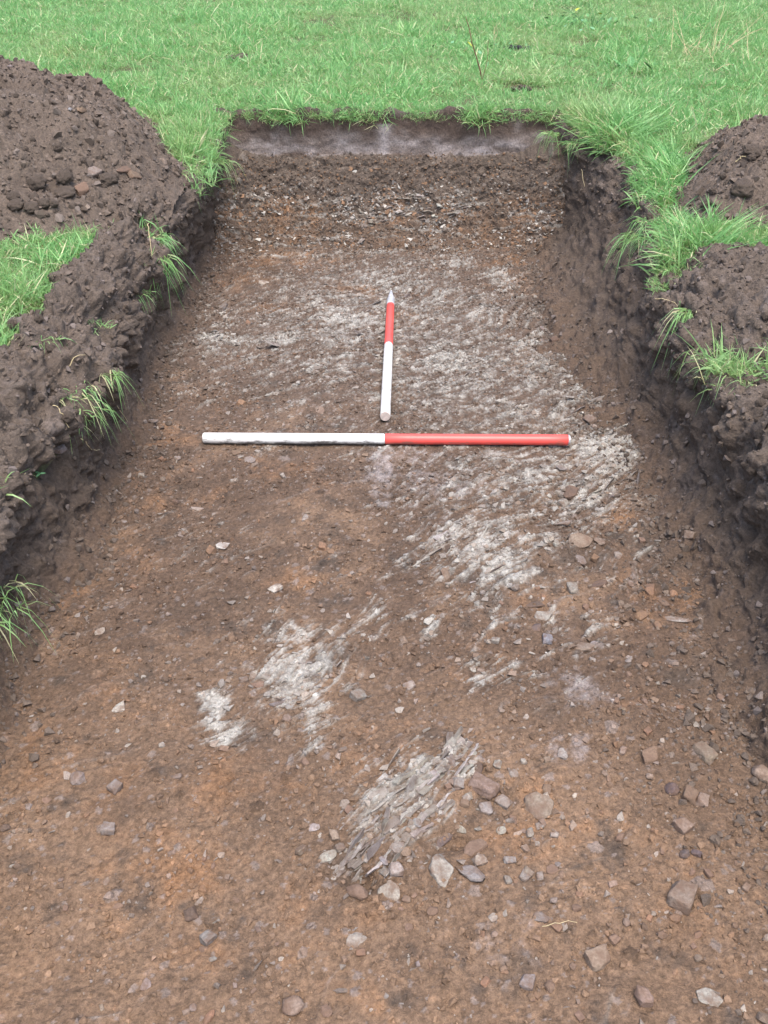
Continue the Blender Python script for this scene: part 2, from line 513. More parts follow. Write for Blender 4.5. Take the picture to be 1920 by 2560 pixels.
def floor_colour(x, y, info):
    sh, streak, fine, (c1, t1), (c2, t2), (c3, t3), wx, wy = info
    big = fbm(x * 3, y * 3, 12.0, 4)
    mid = fbm(x * 13, y * 13, 15.0, 4, 0.6)
    C = np.broadcast_to(BROWN, x.shape + (3,)).copy()
    C = mixc(C, SAND, sstep(-0.1, 0.6, 0.5 * big + 0.7 * mid + 0.5 * (1.9 - y) * 0.3))
    C = mixc(C, GREY, sstep(0.1, 0.7, 0.8 * streak + 0.4 * mid) * 0.7)
    C = mixc(C, GREY * .86, sstep(1.5, 2.6, y + .5 * mid) * .15)
    C = mixc(C, SAND * 1.12, sstep(1.35, .75, y + .4 * mid + .3 * fine) * .55)
    C = mixc(C, PALE * .6, sstep(.36, .66, streak + .35 * fine + .2 * big) * .4)
    og = blobs(wx, wy, ORANGE_AT)
    C = mixc(C, ORANGE, sstep(0.22, 0.95, og + 0.65 * mid + 0.45 * fine) * 0.82)
    C = mixc(C, DARK, sstep(0.2, 0.8, blobs(wx, wy, DARK_AT) + 0.65 * mid + 0.3 * fine) * 0.85)
    C = mixc(C, DARK * 0.9, sstep(0.05, 0.42, -mid + 0.35 * fine + .3 * big - 0.10) * 0.8)
    C = C * (1 + .35 * fine + .3 * fbm(x * 110, y * 110, 71, 2))[..., None]
    C = mixc(C, LILAC, sstep(0.25, 0.8, blobs(wx, wy, LILAC_AT) + 0.7 * fine + .3 * streak) * 0.65)
    # loose dark topsoil spread at the foot of both sides
    e = np.minimum(x + XFL(y), XFR(y) - x)
    er = XFR(y) - x
    C = mixc(C, DARK, sstep(0.09, -0.02, e + 0.05 * mid))
    C = mixc(C, DARK, sstep(0.22, 0.05, er + 0.1 * mid) * sstep(2.0, 2.3, y))
    # lumps have their own tone
    for c, t, s in ((c1, t1, 0.7), (c2, t2, 0.6), (c3, t3, 0.5)):
        on = (c > 0.0008).astype(float)
        C = C * (1 + (on * t * s)[..., None])
        C = mixc(C, GREY * 1.25, on * (t > 0.36) * 0.7)
    core = blobs(wx, wy, SHALE_AT)
    tone = np.clip(.70 + .26 * core + .8 * fine + .35 * streak + .5 * mid, .30, 1.05)
    C = mixc(C, PALE * tone[..., None], sh * np.clip(.58 + .30 * core + .6 * fine + .4 * fbm(x * 90, y * 90, 3, 2), 0, 1))
    C = C * (.93 + .22 * big * (1 - sh))[..., None]
    return np.clip(C, 0.02, 0.75)

# ------------------------------------------------------------------ trench floor
def rows_for(n, y0, y1, near=-1.2, nn=30):
    f0, f1 = math.atan2(CAM_H, y0), math.atan2(CAM_H, y1)
    v = np.linspace(math.tan(f0 - PITCH), math.tan(f1 - PITCH), n)
    ys = CAM_H / np.tan(PITCH + np.arctan(v))
    ys[0], ys[-1] = y0, y1
    return np.concatenate([np.linspace(near, y0, nn, endpoint=False), ys])

ys = rows_for(800, 0.46, 4.15, nn=90)
tt = np.linspace(0, 1, 580)
Y = np.repeat(ys[:, None], len(tt), 1)
xl, xr = -XFL(ys) - 0.05, XFR(ys) + 0.05
X = xl[:, None] + (xr - xl)[:, None] * tt[None, :]
Z, info = floor_shape(X, Y)
FLOOR_COL = floor_colour(X, Y, info)
FLOOR_P = np.stack([X, Y, Z], -1)
FLOOR_SH = info[0]
floor = link('trench_floor', grid_mesh('trench_floor', FLOOR_P, M_SUBSOIL, FLOOR_COL))
tag(floor, 'stony orange brown floor of the trench', kind='structure')

# ------------------------------------------------------------------ trench sides
def catmull(cp, t):
    """cp (rows, K, 2), t (n) in 0..K-1"""
    K = cp.shape[1]
    i = np.clip(np.floor(t).astype(int), 0, K - 2)
    f = (t - i)[None, :, None]
    g = lambda k: cp[:, np.clip(k, 0, K - 1)]
    p0, p1, p2, p3 = g(i - 1), g(i), g(i + 1), g(i + 2)
    return 0.5 * (2 * p1 + (p2 - p0) * f + (2 * p0 - 5 * p1 + 4 * p2 - p3) * f ** 2 + (3 * p1 - p0 - 3 * p2 + p3) * f ** 3)

def side(name, s, XF, XR, ZR, mound, width, scree, seed):
    ys = rows_for(420, 0.8, 4.36, -1.2, 90)
    n1 = lambda k, f, a: a * fbm(ys * f, ys * 0 + k, seed, 3)
    xf = XF(ys) + n1(1.1, 3, .02)
    xr_ = XR(ys) + n1(2.2, 4.5, .045) + n1(4.2, 14, .02)
    zr = ZR(ys) + n1(3.3, 3.5, .025)
    m, wd, sc = mound(ys), width(ys), scree(ys)
    zg = ground_z(s * (xr_ + wd + 0.1), ys)
    back = sstep(4.0, 4.18, ys)
    m = m * (1 - back) - 0.05 * back
    cps = [(xf - 0.13 - sc, -0.035 + 0 * ys), (xf - 0.02 - 0.4 * sc, 0.012 + 0.02 * sc / 0.1), (xf + 0.25 * (xr_ - xf) + 0.01, 0.30 * zr), (xf + 0.7 * (xr_ - xf), 0.66 * zr),
           (xr_ - 0.004, 0.93 * zr), (xr_ + 0.03, zr + 0.25 * m + 0.006), (xr_ + 0.06 + 0.35 * wd, np.maximum(zr, zg - .03) * (m > 0) + (m <= 0) * (zr - .05) + m),
           (xr_ + 0.08 + 0.8 * wd, zg + 0.45 * m - 0.01), (xr_ + 0.12 + 1.1 * wd, zg - 0.05), (xr_ + 0.25 + 1.2 * wd, zg - 0.12)]
    cp = np.stack([np.stack(c, -1) for c in cps], 1)
    K = len(cps)
    L = np.linalg.norm(np.diff(cp, axis=1), axis=-1).mean(0)
    nc = 260
    t = np.interp(np.linspace(0, L.sum(), nc), np.concatenate([[0], np.cumsum(L)]), np.arange(K))
    q = catmull(cp, t)
    P = np.stack([s * q[..., 0], np.repeat(ys[:, None], nc, 1), q[..., 1]], -1)
    arc = np.repeat(np.linspace(0, L.sum(), nc)[None, :], len(ys), 0)
    nrm = grid_normals(P)
    nrm *= np.where((nrm[..., 2:3].mean() < 0), -1, 1)
    x, y, z = P[..., 0], P[..., 1], P[..., 2]
    top = sstep(0.6, 1.0, z / np.maximum(zr, .05)[:, None])
    rough = 0.72 + 0.6 * top
    fine = fbm(x * 30, y * 30, z * 30 + seed, 4, 0.6)
    c1, t1 = crumbs(arc + 0.02 * fine, y + 0.02 * fine, 0.09, 0.3, 70 + seed, .10, .4)
    c2, t2 = crumbs(arc + 0.005 * fine, y, 0.034, 0.55, 90 + seed, .18, .5)
    c3, t3 = crumbs(arc, y, 0.015, 0.6, 110 + seed, .2, .5)
    d = 0.050 * fbm(x * 5, y * 5, z * 5 + seed, 3) + 0.020 * fbm(x * 15, y * 15, z * 15 + seed, 4)
    bil = lambda f, k: np.abs(fbm(x * f, y * f, z * f + k, 2)) - .18
    d += 0.050 * bil(9, 3.3) + 0.034 * bil(22, 8.1) + 0.018 * bil(50, 2.7)
    d += 0.012 * fbm(y * 11, z * 3, seed, 2) * (1 - top)                # cut marks of the bucket on the face
    d *= rough
    d *= 1 - .75 * sstep(3.95, 4.2, y) * top
    d += rough * (0.35 * c1 + 0.5 * c2 + 0.7 * c3) * np.clip(0.3 + 0.9 * top + 0.8 * (z < 0.1), 0, 1) + 0.005 * fine
    d -= 0.03 * sstep(0.25, 0.5, fbm(x * 6, y * 6, z * 6 + 40 + seed, 2)) * sstep(0.3, 0.6, z / np.maximum(zr, .05)[:, None]) * (1 - top)
    for hy, hz, rr, dep in (((1.66, .19, .07, .055), (2.62, .24, .07, .06), (2.2, .2, .05, .03)) if s < 0 else ((2.72, .22, .06, .06), (1.95, .2, .05, .035), (1.35, .12, .05, .03))):
        d -= dep * np.exp(-(((y - hy) / rr) ** 2 + ((z - hz) / (rr * .7)) ** 2))
    P = P + nrm * d[..., None]
    C = np.broadcast_to(DARK * np.array((1.25, 1.2, 1.15)), x.shape + (3,)).copy()
    mid = fbm(x * 8, y * 8, z * 8 + 3 * seed, 4, 0.6)
    C = C * (1 + 0.28 * mid + 0.22 * fine)[..., None]
    C = mixc(C, np.array((0.058, 0.048, 0.044)), sstep(0.0, 0.5, mid) * 0.5)
    C = mixc(C, np.array((0.116, 0.092, 0.075)), top * (0.8 + 0.5 * fine))
    for c, tn, k in ((c1, t1, .35), (c2, t2, .5), (c3, t3, .5)):
        C = C * (1 + ((c > .001) * tn * k)[..., None])
        C = mixc(C, GREY, (c > .001) * (tn > .43) * .5)
    C = mixc(C, np.array((0.129, 0.078, 0.048)), sstep(0.08, 0.0, z + 0.05 * mid) * (0.35 + 0.5 * mid))
    o = link(name, grid_mesh(name, P, M_SOIL, np.clip(C, .02, .6), flip=(s < 0)))
    tag(o, kind='structure')
    return o, P, nrm

zero = lambda y: 0 * y
mL = tab([-1, 1.2, 2.4, 3.1, 3.35, 3.5, 4.3], [.06, .06, .075, .06, .03, -.03, -.04])
wL = tab([-1, 1.2, 1.9, 2.3, 2.8, 3.2, 3.4, 4.3], [.45, .35, .14, .085, .07, .12, .04, .03])
mR = tab([-1, 1.55, 1.75, 1.95, 2.5, 2.65, 2.8, 4.3], [.05, .04, -.03, .05, .07, .03, -.03, -.04])
wR = tab([-1, 1.5, 1.7, 1.95, 2.1, 2.5, 2.7, 2.85, 4.3], [.3, .25, .05, .2, .3, .25, .08, .03, .03])
scR = tab([-1, 1.2, 2.0, 2.6, 3.6, 4.0, 4.3], [.01, .01, .04, .09, .08, .02, .0])
scL = tab([-1, 1.5, 4.3], [.02, .02, .01])
sideL, SL_P, SL_N = side('trench_side', -1, XFL, XRL, ZRL, mL, wL, scL, 1)
sideR, SR_P, SR_N = side('trench_side', 1, XFR, XRR, ZRR, mR, wR, scR, 2)
sideL['label'] = 'dark crumbling earth side of the trench on the left'
sideR['label'] = 'dark earth side of the trench on the right'

# --- the end face
def end_face():
    cps = [(3.72, -.035), (3.94, .004), (4.055, .075), (4.135, .19), (4.205, .312), (4.236, .338), (4.247, .36), (4.254, .44), (4.262, .505), (4.285, .522), (4.34, .47), (4.45, .41)]
    nr, nc = 240, 460
    xs = np.linspace(-.76, .80, nc)
    cp = np.repeat(np.array(cps)[None], nc, 0)
    K = len(cps)
    L = np.linalg.norm(np.diff(cp, axis=1), axis=-1).mean(0)
    t = np.interp(np.linspace(0, L.sum(), nr), np.concatenate([[0], np.cumsum(L)]), np.arange(K))
    q = catmull(cp, t)                                  # (nc, nr, 2)
    rim = 0.040 * fbm(xs * 5, xs * 0 + 3, 1, 3) + 0.012 * fbm(xs * 22, xs * 0, 1, 2)
    q[..., 1] += np.where(q[..., 1] > 0.40, rim[:, None] * sstep(.40, .5, q[..., 1]), 0)
    P = np.stack([np.repeat(xs[:, None], nr, 1), q[..., 0], q[..., 1]], -1).transpose(1, 0, 2)
    x, y, z = P[..., 0], P[..., 1], P[..., 2]
    nrm = grid_normals(P)
    arc = np.repeat(np.linspace(0, L.sum(), nr)[:, None], nc, 1)
    fine = fbm(x * 34, y * 34, z * 34, 4, 0.6)
    mid = fbm(x * 9, y * 9, z * 11 + 2, 4, 0.6)
    smooth_ = sstep(.335, .350, z + .012 * fbm(x * 9, z * 4, 4, 3))      # trowelled clean above the talus
    edge = z + .012 * fbm(x * 8, z * 5, 2, 3) + 0.006 * fine
    c1, t1 = crumbs(x + .006 * fine, arc + .006 * fine, .055, .35, 210, .14, .45)
    c2, t2 = crumbs(x + .004 * fine, arc, .026, .6, 230, .18, .5)
    c3, t3 = crumbs(x, arc, .013, .6, 250, .2, .5)
    talus = 1 - smooth_
    d = talus * (0.022 * fbm(x * 5, arc * 5, 3, 3) + 0.012 * mid + 0.4 * c1 + 0.6 * c2 + 0.8 * c3) + 0.004 * fine * (0.3 + talus)
    d += (1 - talus) * (0.016 * fbm(x * 3, z * 6, 8, 3) + 0.010 * (np.abs(fbm(x * 16, z * 16, 5, 3)) - .15) + 0.5 * c2 * (mid > 0.05) + .4 * c3)
    d += talus * (.030 * (np.abs(fbm(x * 10, arc * 10, 5, 2)) - .15) + .02 * (np.abs(fbm(x * 28, arc * 28, 9, 2)) - .15))
    d += .10 * sstep(.48, .78, np.abs(x) + .06 * fbm(z * 6, x * 3, 14, 2)) ** 1.5 * sstep(-.02, .05, z) * sstep(.47, .36, z) * (.35 + .65 * talus)
    P = P + nrm * np.where(nrm[..., 1:2] > 0, -1, 1) * d[..., None]
    C = np.broadcast_to(DARK * 1.4, x.shape + (3,)).copy() * (1 + .25 * mid + .2 * fine)[..., None]
    # bands: soft dark loam, stony, orange natural
    st = sstep(.26, .19, z + .03 * mid)
    for c, tn, k in ((c1, t1, .5), (c2, t2, .6), (c3, t3, .5)):
        C = C * (1 + ((c > .001) * tn * k)[..., None])
        C = mixc(C, PALE * .75, (c > .001) * (tn > .36) * (.2 + .5 * st) * talus)
    C = mixc(C, ORANGE, sstep(.05, .75, mid + .6 * fbm(x * 4, z * 7, 5, 3) + .2) * sstep(.21, .14, z + .04 * mid) * .85)
    C = mixc(C, BROWN, sstep(.16, .02, z + .03 * mid) * .7)
    C = mixc(C, PALE * .7, sstep(.35, .7, fbm(x * 7, arc * 40, 71, 3) + .5 * fine + .3) * sstep(.24, .17, z) * .6)
    # a smear of grey-lilac clay along the foot of the cleaned face, with a few upright smears
    s1 = sstep(.335, .352, edge + .02 * mid) * sstep(.455, .385, edge + .05 * fbm(x * 5, z * 6 + 3, 5, 3)) * (.55 + 1.1 * fbm(x * 9, z * 24, 15, 3) + .35)
    upr = np.maximum(np.exp(-((x + .0 - .02 * fbm(z * 14, x, 2, 2) + .0) / .04) ** 2) * (z < .47), 0)
    s2 = sstep(.1, .5, fbm(x * 7, z * 11, 22, 3)) * .55 * (z > .345)
    sm = np.clip(np.maximum(np.maximum(s1 * (.72 + .5 * fbm(x * 12, z * 16, 9, 3)), upr * (z > .345) * 1.0), s2), 0, 1)
    C = mixc(C, LILAC * (1 + .3 * fine[..., None] + .3 * mid[..., None]), sm * .95)
    C = mixc(C, np.array((0.085, 0.060, 0.049)), (1 - sm) * smooth_ * .7)
    # left end is dark and the roots zone at the top
    C = mixc(C, DARK * .8, sstep(.47, .50, z) * .6)
    o = link('trench_end_face', grid_mesh('trench_end_face', P, M_SOIL, np.clip(C, .02, .6)))
    tag(o, 'cleaned end face of the trench with a grey clay band', kind='structure')
    return o, P, nrm
endf, EF_P, EF_N = end_face()

# ------------------------------------------------------------------ field
def ground_sheet():
    V, F, off = [], [], 0
    def addgrid(P):
        nonlocal off
        nr, nc = P.shape[:2]
        V.append(P.reshape(-1, 3))
        F.append(grid_faces(nr, nc) + off)
        off += nr * nc
    ys = np.linspace(-1.2, 4.25, 170)
    far = 0.0
    for s, XR in ((-1, XRL), (1, XRR)):
        o = np.concatenate([np.linspace(0, 1.6, 90), 1.6 + np.geomspace(.05, 38, 40)])
        X = s * (XR(ys)[:, None] + 0.035 + o[None, :])
        Yg = np.repeat(ys[:, None], len(o), 1)
        mk = (mL if s < 0 else mR)(ys)[:, None]
        P = np.stack([X, Yg, ground_z(X, Yg) - .09 * sstep(0, .04, mk) * np.exp(-(o[None, :] / .10) ** 2)], -1)
        addgrid(P if s > 0 else P[:, ::-1])
    yb = np.concatenate([np.linspace(4.25, 9.5, 150), 9.5 + np.geomspace(.1, 50, 40)])
    xb = np.concatenate([-7 - np.geomspace(33, .2, 25), np.linspace(-7, 7, 280), 7 + np.geomspace(.2, 33, 25)])
    Xb, Yb = np.meshgrid(xb, yb)
    Yb = Yb + (.03 + .035 * fbm(Xb * 6, Xb * 0 + 2, 70, 3)) * np.exp(-(Yb - 4.25) / .08) * (np.abs(Xb) < .8)
    addgrid(np.stack([Xb, Yb, ground_z(Xb, Yb)], -1))
    yf = np.concatenate([-1.2 - np.geomspace(40, .1, 25), [-1.2]])
    xf = np.linspace(-40, 40, 60)
    Xf, Yf = np.meshgrid(xf, yf)
    addgrid(np.stack([Xf, Yf, slope(Yf)], -1))
    xs = np.linspace(-.8, .8, 12)
    zz = np.array([.16, -.06])
    Xs, Zs = np.meshgrid(xs, zz)
    addgrid(np.stack([Xs, 0 * Xs - 1.195, Zs], -1))
    V, F = np.concatenate(V), np.concatenate(F)
    x, y = V[:, 0], V[:, 1]
    n1, n2 = fbm(x * 3, y * 3, 4, 4), fbm(x * 14, y * 14, 8, 3)
    C = np.broadcast_to(np.array((.085, .10, .042)), V.shape).copy()
    C = mixc(C, np.array((.13, .10, .06)), sstep(.0, .5, n1 + .5 * n2))
    C = C * (1 + .3 * n2)[:, None]
    me = raw_mesh('ground', V, F, M_SOIL, np.clip(C, .02, .5))
    return tag(link('ground', me), 'grassy field sloping up behind the trench', kind='structure')
ground = ground_sheet()

# ------------------------------------------------------------------ spoil heaps
def seg_dist(x, y, poly):
    d = np.full(x.shape, 1e9)
    inside = np.zeros(x.shape, bool)
    n = len(poly)
    for i in range(n):
        (ax, ay), (bx, by) = poly[i], poly[(i + 1) % n]
        ex, ey = bx - ax, by - ay
        t = np.clip(((x - ax) * ex + (y - ay) * ey) / (ex * ex + ey * ey), 0, 1)
        d = np.minimum(d, np.hypot(x - ax - t * ex, y - ay - t * ey))
        inside ^= ((ay > y) != (by > y)) & (x < (bx - ax) * (y - ay) / (by - ay + 1e-12) + ax)
    return np.where(inside, d, -d)

def heap(name, poly, hmax, steep, box, n, lump, label, seed):
    x0, x1, y0, y1 = box
    far = lambda a, b, c, k, m: np.concatenate([np.linspace(a, b, k, endpoint=False), np.linspace(b, c, m)])
    if x0 < 0:
        xs, ys_ = far(x0, -1.95, x1, 50, n[0] - 50), np.concatenate([np.linspace(y0, 4.5, n[1] - 40, endpoint=False), np.linspace(4.5, y1, 40)])
    else:
        xs, ys_ = np.concatenate([np.linspace(x0, 1.9, n[0] - 40, endpoint=False), np.linspace(1.9, x1, 40)]), np.linspace(y0, y1, n[1])
    X, Yh = np.meshgrid(xs, ys_)
    wx = X + .05 * fbm(X * 5, Yh * 5, seed, 3)
    wy = Yh + .05 * fbm(X * 5, Yh * 5, seed + 9, 3)
    d = seg_dist(wx, wy, poly)
    h = np.where(d > 0, hmax * (1 - np.exp(-np.maximum(d, 0) * steep / hmax)), d * 0.9)
    on = sstep(-.02, .12, d)
    fine = fbm(X * 26, Yh * 26, seed, 4, .6)
    mid = fbm(X * 7, Yh * 7, seed + 4, 4, .55)
    c1, t1 = crumbs(X + .02 * fine + .03 * mid, Yh + .02 * fine, .10, .3, 300 + seed, .10, .42)
    c2, t2 = crumbs(X + .006 * fine, Yh, .036, .5, 330 + seed, .18, .5)
    c3, t3 = crumbs(X, Yh, .016, .55, 360 + seed, .2, .5)
    z = ground_z(X, Yh) - .012 + h + on * (lump * .05 * mid + .10 * lump * fbm(X * 2.2, Yh * 2.2, seed + 2, 2) * sstep(0, .3, d) + .006 * fine + .034 * (np.abs(fbm(X * 8, Yh * 8, seed + 31, 2)) - .1) + .024 * (np.abs(fbm(X * 22, Yh * 22, seed + 37, 2)) - .1) + .016 * (np.abs(fbm(X * 55, Yh * 55, seed + 41, 2)) - .1)) + sstep(-.02, .03, d) * (.4 * c1 + .5 * c2 + .7 * c3)
    P = np.stack([X, Yh, z], -1)
    C = np.broadcast_to(DARK * 1.55, X.shape + (3,)).copy() * (1 + .25 * mid + .2 * fine)[..., None]
    for c, tn, k in ((c1, t1, .35), (c2, t2, .5), (c3, t3, .5)):
        C = C * (1 + ((c > .001) * tn * k)[..., None])
        C = mixc(C, np.array((0.177, 0.136, 0.109)), (c > .001) * (tn > .40) * .55)
    keep = (d > -.16) & (np.abs(X) > np.where(X < 0, XRL(Yh), XRR(Yh)) + .015)
    F = grid_faces(n[1], n[0])
    kf = keep.reshape(-1)[F].any(1)
    F = F[kf]
    used = np.unique(F)
    re = np.full(X.size, -1)
    re[used] = np.arange(len(used))
    me = raw_mesh(name, P.reshape(-1, 3)[used], re[F], M_SOIL, np.clip(C.reshape(-1, 3)[used], .02, .5))
    o = link(name, me)
    tag(o, label, 'soil heap', 'spoil heaps beside the trench')
    return o, P, d
hpL = [(-.68, 3.05), (-.66, 3.4), (-.82, 3.75), (-1.02, 4.15), (-1.3, 4.55), (-1.7, 5.0), (-2.4, 5.3), (-3.4, 5.2), (-3.6, 4), (-3.2, 3.0), (-2.2, 2.5), (-1.5, 2.42), (-1.1, 2.6), (-.85, 2.88)]
hpR = [(.93, 2.82), (.98, 3.1), (1.04, 3.38), (1.12, 3.6), (1.26, 3.74), (1.5, 3.87), (2.2, 4.0), (2.8, 3.6), (2.6, 2.85), (1.6, 2.66), (1.24, 2.74)]
heapL, HL_P, HL_D = heap('spoil_heap', hpL, .66, .64, (-3.8, -.55, 2.3, 5.5), (430, 400), 1.0, 'large dark brown spoil heap rising on the left of the trench', 1)
heapR, HR_P, HR_D = heap('spoil_heap', hpR, .42, .80, (.85, 3.0, 2.6, 4.2), (300, 230), 1.0, 'smaller clumpy spoil heap behind the right edge of the trench', 2)

bpy.context.view_layer.update()
SURF = [floor, sideL, sideR, endf, ground, heapL, heapR]

def hit_px(px, py):
    """where the photo's line of sight meets the land"""
    o, d = Vector((0, 0, CAM_H)), ray(px, py).normalized()
    best = None
    for s in SURF:
        ok, p, nn, _ = s.ray_cast(o, d)
        if ok and (best is None or (p - o).length < (best[0] - o).length):
            best = (p, nn if nn.dot(d) < 0 else -nn, s)
    return best

def px_scale(p):
    z = p.y * math.cos(PITCH) + (CAM_H - p.z) * math.sin(PITCH)
    return FOC / z

# ------------------------------------------------------------------ ranging rods
def rod_bit(name, x0, x1, r0, r1, mat, parent, n=28, bevel=0.003):
    """a length of pole along local X"""
    xs = [x0, x0 + bevel] + list(np.linspace(x0 + bevel, x1 - bevel, 9)[1:-1]) + [x1 - bevel, x1]
    V, F = [], []
    for i, x in enumerate(xs):
        r = r0 + (r1 - r0) * (x - x0) / (x1 - x0) - (bevel * .6 if i in (0, len(xs) - 1) else 0)
        for k in range(n):
            a = 2 * math.pi * k / n
            V.append((x, r * math.cos(a), r * math.sin(a)))
    for i in range(len(xs) - 1):
        for k in range(n):
            F.append((i * n + k, i * n + (k + 1) % n, (i + 1) * n + (k + 1) % n, (i + 1) * n + k))
    me = bpy.data.meshes.new(name)
    me.from_pydata(V, [], F + [tuple(range(n))[::-1], tuple(range((len(xs) - 1) * n, len(xs) * n))])
    me.update()
    for p in me.polygons:
        p.use_smooth = len(p.vertices) == 4
    me.materials.append(mat)
    return link(name, me, parent)

RR = 0.0146
def lay(a, b, za, zb):
    """place an Empty at photo point a with local X towards photo point b"""
    A, B = Vector((*on_plane(*a, za), za)), Vector((*on_plane(*b, zb), zb))
    e = empty('ranging_rod', A)
    d = B - A
    e.rotation_euler = (0, -math.atan2(d.z, math.hypot(d.x, d.y)), math.atan2(d.y, d.x))
    return e, d.length

e, L = lay((508, 1095), (1425, 1100), 0.017, 0.017)
tag(e, 'red and white ranging rod lying straight across the trench floor', 'ranging rod', 'ranging rods on the trench floor')
rod_bit('white_section', 0, L * .4965, RR, RR, M_WHITE, e)
rod_bit('red_section', L * .4965 + .0004, L - .006, RR, RR, M_RED, e, bevel=.0015)
rod_bit('end_ferrule', L - .006, L, RR * .98, RR * .9, M_STEEL, e, bevel=.002)['label'] = 'dull metal socket at the red end'
e, L = lay((963, 1041), (978, 727), 0.020, 0.018)
tag(e, 'ranging rod with a steel point lying lengthwise up the trench', 'ranging rod', 'ranging rods on the trench floor')
rod_bit('white_section', 0.002, L * .485, RR, RR, M_WHITE, e, bevel=.0015)
rod_bit('red_section', L * .485 + .0004, L * .845, RR, RR, M_RED, e, bevel=.0015)
rod_bit('butt_end', -.001, 0.0018, RR * .95, RR * .95, M_WOOD, e, bevel=.0006)
tip = rod_bit('steel_point', L * .905, L, RR * .95, RR * .22, M_STEEL, e, bevel=.004)
rod_bit('collar', L * .845 + .0004, L * .905, RR * 1.03, RR * 1.0, M_STEEL, tip, bevel=.002)

# ------------------------------------------------------------------ stones, slabs and clods
def hull_mesh(name, seed, kind, mat):
    rr = random.Random(seed)
    bm = bmesh.new()
    n = {'block': 20, 'slab': 13, 'flake': 10, 'lump': 26}[kind]
    for i in range(n):
        a, c = rr.uniform(0, 6.283), rr.uniform(-1, 1)
        if kind == 'slab' or kind == 'flake':
            ra = 0.5 * rr.uniform(.78, 1.0)
            bm.verts.new((ra * math.cos(a), ra * math.sin(a), rr.choice((-.5, .5)) * rr.uniform(.75, 1)))
        elif kind == 'block':
            q = i % 8
            v = Vector(((q & 1) * 2 - 1, (q & 2) - 1, ((q & 4) >> 1) - 1))
            v = Vector((v.x * rr.uniform(.35, 1), v.y * rr.uniform(.35, 1), v.z * rr.uniform(.45, 1))) * .5
            bm.verts.new(v)
        else:
            s = math.sqrt(1 - c * c)
            bm.verts.new(Vector((s * math.cos(a), s * math.sin(a), c)) * .5 * rr.uniform(.85, 1))
    r = bmesh.ops.convex_hull(bm, input=bm.verts)
    bmesh.ops.delete(bm, geom=[g for g in r['geom_interior'] if isinstance(g, bmesh.types.BMVert)], context='VERTS')
    bmesh.ops.dissolve_limit(bm, angle_limit=R(12), verts=bm.verts, edges=bm.edges)
    bmesh.ops.bevel(bm, geom=list(bm.edges), offset=.035 if kind != 'lump' else .06, segments=1, affect='EDGES', clamp_overlap=True)
    if kind in ('block', 'slab', 'lump'):
        for cut in (.34, .2):
            bmesh.ops.triangulate(bm, faces=bm.faces)
            bmesh.ops.subdivide_edges(bm, edges=[e for e in bm.edges if e.calc_length() > cut], cuts=1)
        bmesh.ops.triangulate(bm, faces=bm.faces)
        V = np.array([v.co[:] for v in bm.verts])
        d = fbm(V[:, 0] * 3 + seed, V[:, 1] * 3, V[:, 2] * 3, 3) * (.16 if kind == 'lump' else .12) + fbm(V[:, 0] * 9 + seed, V[:, 1] * 9, V[:, 2] * 9, 3) * .08
        for v, k in zip(bm.verts, d):
            v.co *= 1 + float(k)
    me = bpy.data.meshes.new(name)
    bm.to_mesh(me)
    bm.free()
    for p in me.polygons:
        p.use_smooth = kind != 'flake'
    me.materials.append(mat)
    return me

def clod_mesh(seed):
    bm = bmesh.new()
    bmesh.ops.create_icosphere(bm, subdivisions=4, radius=.5)
    V = np.array([v.co[:] for v in bm.verts])
    d = .38 * fbm(V[:, 0] * 3 + seed, V[:, 1] * 3, V[:, 2] * 3, 3) + .3 * (np.abs(fbm(V[:, 0] * 6 + seed, V[:, 1] * 6, V[:, 2] * 6, 2)) - .1) + .15 * fbm(V[:, 0] * 11 + seed, V[:, 1] * 11, V[:, 2] * 11, 3)
    for v, k in zip(bm.verts, d):
        v.co *= 1 + float(k)
    me = bpy.data.meshes.new('soil_clod')
    bm.to_mesh(me)
    bm.free()
    for p in me.polygons:
        p.use_smooth = True
    c = np.ones((len(me.vertices), 4), np.float32)
    c[:, :3] = DARK * 1.5
    me.attributes.new('tint', 'FLOAT_COLOR', 'POINT').data.foreach_set('color', c.ravel())
    me.materials.append(M_SOIL)
    return me

SHAPES = {k: [hull_mesh('stone', 40 * i + s, k, M_STONE if k != 'flake' else M_SHALE) for s in range(9)] for i, k in enumerate(('block', 'slab', 'lump', 'flake'))}
CLODS = [clod_mesh(s * 7.3) for s in range(5)]
TONE = {'T': (.165, .112, .080), 'O': (.20, .118, .072), 'G': (.185, .165, .150), 'P': (.255, .23, .20), 'W': (.33, .31, .28), 'U': (.085, .067, .066), 'D': (.085, .061, .047),
        'B': (.20, .205, .21), 'K': (.202, .154, .120)}

def vary(c, k=.12):
    f = 1 + random.uniform(-k, k)
    return tuple(min(1, max(0, x * f * (1 + random.uniform(-.04, .04)))) for x in c) + (1,)

